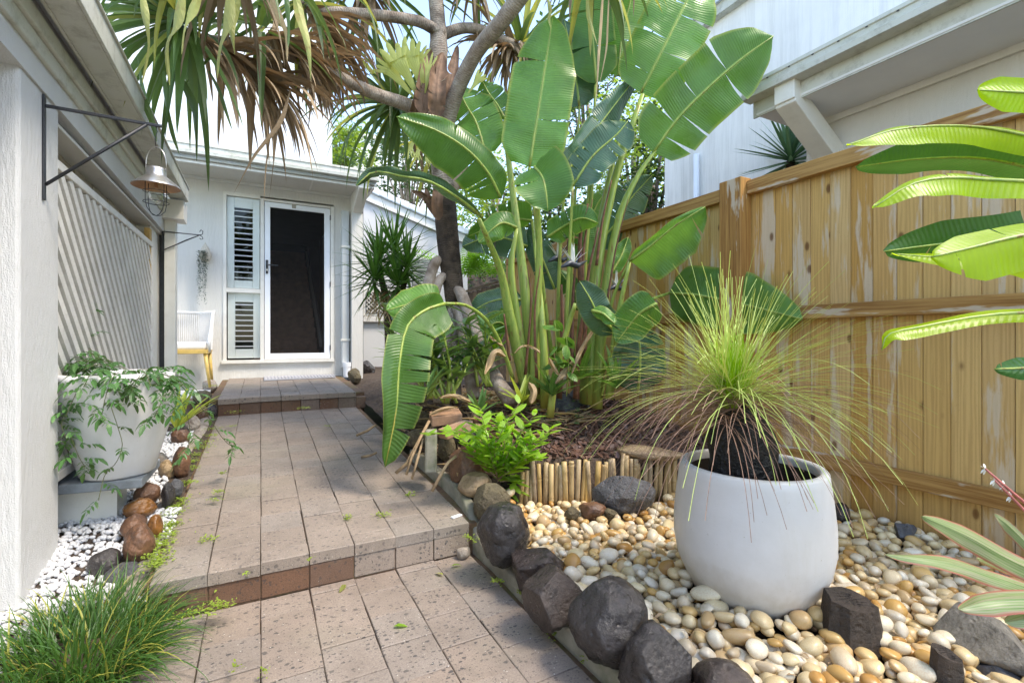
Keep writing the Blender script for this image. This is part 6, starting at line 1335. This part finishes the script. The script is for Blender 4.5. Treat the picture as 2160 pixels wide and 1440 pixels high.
tag(obj('leaf_litter', b, DRYPALE, kind='stuff'), 'dry straw coloured fallen leaves under the pandanus', 'leaf litter')
# moss and weeds in the joints
b = MB()
def sprig(c, n, spread, h):
    for _ in range(n):
        p = c+V(rn.gauss(0, spread), rn.gauss(0, spread), rn.uniform(0, h)); a = rn.uniform(0, 6.28); lf(b, p, V(math.cos(a), math.sin(a), .5), rn.uniform(.008, .019))
def zat(x, y): return 0. if y < 2.16 else midz(y) if y < 5.27 else porchz(y)
for px, py, H_, n, sp in [(342, 1150, .16, 110, .025), (358, 1110, .16, 110, .025), (374, 1070, .17, 80, .022), (392, 1020, .18, 80, .025), (425, 945, .2, 70, .03), (322, 1195, .15, 90, .02), (338, 1180, .15, 60, .02), (405, 975, .2, 60, .025), (445, 920, .2, 50, .025), (365, 1085, .16, 60, .03), (350, 1130, .16, 90, .03), (330, 1170, .16, 80, .03), (385, 1055, .17, 50, .025), (400, 990, .18, 60, .03), (415, 960, .2, 50, .03), (430, 935, .21, 50, .04), (450, 905, .24, 50, .04), (470, 1000, .18, 22, .012), (462, 1040, .18, 30, .014), (455, 1057, .17, 22, .018), (435, 1140, .16, 30, .02), (490, 900, .24, 24, .02), (865, 1045, .17, 34, .016), (810, 1088, .155, 34, .022), (733, 1097, .155, 14, .01), (440, 1285, 0, 60, .03), (470, 1280, 0, 40, .018), (390, 1300, 0, 50, .02), (520, 1213, .1, 8, .006), (655, 1182, .11, 8, .006), (985, 1135, .03, 26, .010), (1000, 1142, .03, 20, .012), (1048, 1228, .02, 22, .012), (1100, 1250, .04, 24, .012), (1240, 1390, .02, 34, .015), (1160, 1340, .02, 16, .012), (1215, 1355, .04, 14, .01), (640, 862, .3, 30, .03), (500, 870, .3, 20, .03), (690, 900, .24, 16, .012), (556, 1420, 0, 10, .01), (497, 1412, 0, 10, .008), (735, 1090, .155, 10, .01), (448, 815, .45, 40, .03)]:
    c = onZ(px, py, H_)
    for _ in range(3): c = onZ(px, py, (max(zat(c.x, c.y), leftbed(c.x, c.y)) if c.x < .93 else kerbz(c.y))+.002)
    sprig(c, int(n*1.6), sp, .014)
tag(obj('moss', b, MOSS, kind='stuff'), 'yellow-green moss and tiny weeds along paver joints and kerb', 'moss')
for i, (px, py, z, c) in enumerate([(952, 1193, .004, SHRUB), (935, 1212, .004, PLEAFY), (730, 1232, .004, PLEAFY), (830, 1320, .004, SHRUB)]):
    b = MB(); p = onZ(px, py, z+.006); lf(b, p, V(math.cos(i*2.), math.sin(i*2.), .05), .05); tag(obj('fallen_leaf', b, c), ['bright lime fallen leaf on the lower path near the kerb', 'curled pale fallen leaf beside a thin twig', 'thin yellow fallen leaf at the foot of the step', 'tiny green fallen leaf in the middle of the lower path'][i], 'leaf', 'fallen leaves on the path')
b = MB(); p = onZ(228, 1078, .2); 
# ================================================================ heliconia and cordyline near the camera
HE = thing('heliconia', 'sunlit yellow-green heliconia leaves reaching in front of the fence', 'plant', at(2290, 900, 1.35))
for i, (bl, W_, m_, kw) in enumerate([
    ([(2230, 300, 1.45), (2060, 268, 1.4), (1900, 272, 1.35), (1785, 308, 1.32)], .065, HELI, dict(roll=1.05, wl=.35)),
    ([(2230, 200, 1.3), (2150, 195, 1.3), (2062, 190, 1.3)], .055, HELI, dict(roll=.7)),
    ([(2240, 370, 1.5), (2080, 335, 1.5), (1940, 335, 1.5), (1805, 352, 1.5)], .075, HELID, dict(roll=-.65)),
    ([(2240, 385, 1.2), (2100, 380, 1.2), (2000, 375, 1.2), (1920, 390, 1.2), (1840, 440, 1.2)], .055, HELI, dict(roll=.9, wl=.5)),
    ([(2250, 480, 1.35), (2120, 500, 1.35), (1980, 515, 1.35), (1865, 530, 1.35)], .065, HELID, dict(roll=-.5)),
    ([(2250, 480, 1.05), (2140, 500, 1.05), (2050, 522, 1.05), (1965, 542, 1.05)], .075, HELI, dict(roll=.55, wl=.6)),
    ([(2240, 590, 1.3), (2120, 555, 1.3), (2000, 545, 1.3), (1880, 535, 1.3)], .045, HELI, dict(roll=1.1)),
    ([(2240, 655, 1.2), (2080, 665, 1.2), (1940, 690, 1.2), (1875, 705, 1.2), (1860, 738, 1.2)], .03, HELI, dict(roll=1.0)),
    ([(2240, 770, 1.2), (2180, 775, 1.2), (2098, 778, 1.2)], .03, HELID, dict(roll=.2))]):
    P3 = [at(*q) for q in bl]; b, C = paddle_mesh(P3, W_, fold=.3, tears=1, seed=60+i, base_w=.6, ripple=.0015, **kw); l_ = obj('leaf', b, m_, HE, smooth=True)
    mb = MB(); mb.tube(C[::4]+[C[-1]], [.005*(1-.8*j/10)+.0006 for j in range(len(C[::4])+1)], 6); obj('midrib', mb, STALK, l_, smooth=True)
    mb = MB(); mb.tube(bez([at(2300, 1000, 1.35), at(2290, 600, 1.35), P3[0]], 10), .009, 8); obj('stalk', mb, STALK, HE, smooth=True)
CO = thing('cordyline', 'pink edged variegated cordyline leaves at the corner over the pebbles', 'plant', at(2230, 1250, 1.05))
for i, (bl, W_, kw) in enumerate([([(2240, 1230, 1.05), (2130, 1180, 1.05), (2040, 1130, 1.05), (1945, 1088, 1.05)], 0.0281, dict(roll=.5)), ([(2230, 1260, 1.0), (2110, 1220, 1.0), (2000, 1185, 1.0), (1865, 1168, 1.0)], 0.0218, dict(roll=.75)), ([(2240, 1265, .95), (2150, 1262, .95), (2080, 1268, .95), (2022, 1285, .95)], 0.0265, dict(roll=.5)), ([(2240, 1220, 1.1), (2180, 1160, 1.1), (2130, 1110, 1.1), (2095, 1083, 1.1)], 0.0156, dict(roll=.6)), ([(2250, 1290, .95), (2190, 1300, .95), (2120, 1312, .95)], .022, dict(roll=.3)), ([(2240, 1240, 1.1), (2180, 1210, 1.1), (2120, 1190, 1.1), (2060, 1178, 1.1)], .022, dict(roll=.3))]):
    b, C = paddle_mesh([at(*q) for q in bl], W_, fold=.4, tears=0, tl=[], seed=80+i, base_w=.4, ripple=.004, **kw); obj('leaf', b, CORDYM, CO, smooth=True)
for pts in ([(2240, 1120, 1.1), (2150, 1050, 1.1), (2078, 988, 1.1)], [(2240, 1160, 1.1), (2160, 1075, 1.1), (2098, 1012, 1.1)]):
    Q = bez([at(*q) for q in pts], 8); b = MB(); b.tube(Q, [.004, .004, .0035, .0035, .003, .003, .0025, .002], 6); s_ = obj('flower_stem', b, PINKSTEM, CO, smooth=True)
    b = MB()
    for q in (Q[-1], Q[-3], Q[2]):
        for k in range(5): a = k*1.25; lf(b, q, V(math.cos(a), .3, math.sin(a)), .014)
    obj('blossom', b, FLOWERW, s_)
# ================================================================ trees and ferns behind
def tree(px, py, d, rx, rz, n, mat, lab, seed, zbase=.3, lsz=.11, cat='tree'):
    c = at(px, py, d); t = thing('background_tree', lab, cat, (c.x, c.y, zbase), 'trees behind the garden'); rnd = random.Random(seed)
    b = MB(); b.tube([(c.x, c.y, zbase), (c.x+.1, c.y, (c.z+zbase)/2), (c.x, c.y, c.z)], [.12, .09, .04], 8)
    cl = []
    for k in range(26):
        v = V(rnd.gauss(0, 1), rnd.gauss(0, 1), rnd.gauss(0, 1)).normalized()*rnd.uniform(.35, 1.); q = c+V(v.x*rx, v.y*rx, v.z*rz); cl.append(q)
        if k < 12: b.tube([V(c.x, c.y, lerp(zbase, c.z, .7)), (q+c)/2, q], [.04, .02, .008], 5)
    obj('trunk', b, BARK, t, smooth=True); b = MB()
    for i in range(n):
        q = rnd.choice(cl)+V(rnd.gauss(0, .22*rx), rnd.gauss(0, .22*rx), rnd.gauss(0, .2*rz)); a = rnd.uniform(0, 6.28); dr = V(math.cos(a), math.sin(a), rnd.uniform(-.8, .5)).normalized(); s = dr.cross(V(rnd.uniform(-1, 1), rnd.uniform(-1, 1), 1)).normalized(); l = lsz*rnd.uniform(.6, 1.2)
        b.quad(q, q+dr*l*.5+s*l*.28, q+dr*l, q+dr*l*.5-s*l*.28)
    obj('crown', b, mat, t, kind='stuff'); return t
tree(1335, 330, 9.5, 1.3, 1.5, 4200, TREELEAF, 'airy light green tree between the paddle leaves and the tall white house', 1)
tree(1375, 390, 7.5, .55, 1.0, 2200, TREELEAFD, 'dark leafed tree close to the corner of the tall white wall', 2, lsz=.09)
tree(1050, 420, 10.5, 1.5, 1.3, 4200, TREELEAF, 'sunlit yellow-green tree behind the low gable roof', 3)
tree(720, 315, 15, 1.0, .9, 2200, TREELEAF, 'small bright tree glimpsed beside the upper white wall', 4, lsz=.16)
tree(860, 370, 13, 1.6, 1.2, 3400, TREELEAFD, 'grey-green tree rising behind the pale roof tiles', 5, lsz=.14)
tree(1180, 470, 8.6, 1.1, 1.1, 3200, TREELEAFD, 'shady green tree behind the bird of paradise', 6)
tree(1240, 220, 12, 1.8, 1.8, 3600, TREELEAFD, 'tall dark tree far behind the paddle leaves', 7, lsz=.14)
FE = thing('tree_fern', 'bright feathery fern fronds behind the dark back fence', 'fern', at(1010, 570, 8.2))
for k in range(26):
    a = k*2.4; b = MB(); p, w, s = strap(at(1000+rn.uniform(-50, 60), 585, 8.1), (math.cos(a)*.8, math.sin(a)*.8, .9), rn.uniform(.6, .95), .004, .5, 9); b.ribbon(p, [.006]*9, s, 0)
    for j in range(2, 9):
        for q in (0, .5):
            pp = p[j-1].lerp(p[j], q); l = .16*math.sin(math.pi*(j+q)/9.6)+.02
            for sg in (-1, 1): b.ribbon([pp, pp+s*sg*l*.5, pp+s*sg*l+V(0, 0, -.04)], [.002, .014, .001], (p[j]-p[j-1]).normalized(), .2)
    obj('frond', b, FERN, FE)

b = sheet(lambda x, y: .4 + 3.2*sstep(9.3, 15, y) + .25*noise.noise(V(x*.8, y*.8, 2)), 3.9, 16, 9.3, 22, 20, 20)
obj('earth_bank', b, SOIL, smooth=True, kind='structure')
b = MB(); rnd = random.Random(77)
for i in range(5200):
    x, y = rnd.uniform(3.9, 12), rnd.uniform(9.4, 15); z = .4+3.2*sstep(9.3, 15, y)+rnd.uniform(0, .45); a = rnd.uniform(0, 6.28); dr = V(math.cos(a), math.sin(a), rnd.uniform(-.5, .6)).normalized(); s = dr.cross(V(rnd.uniform(-1, 1), 0, 1)).normalized(); q = V(x, y, z); l = rnd.uniform(.08, .2)
    b.quad(q, q+dr*l*.5+s*l*.25, q+dr*l, q+dr*l*.5-s*l*.25)
tag(obj('bank_undergrowth', b, TREELEAFD, kind='stuff'), 'dim leafy undergrowth covering the bank behind the back fence', 'undergrowth')

b = MB(); rg = random.Random(9)
for _ in range(170):
    x, y = rg.uniform(1.08, 2.65), rg.uniform(.6, 2.2)
    if y > bamY(x)-.04 or (x-PX)**2+(y-PY_)**2 < .085: continue
    a = rg.uniform(0, 6.28); lf(b, V(x, y, garden(x, y)+rg.uniform(.045, .06)), V(math.cos(a), math.sin(a), rg.uniform(-.1, .2)), rg.uniform(.012, .04))
tag(obj('leaf_scraps', b, TWIG, kind='stuff'), 'scraps of brown leaf and bark caught between the river pebbles', 'leaf litter')
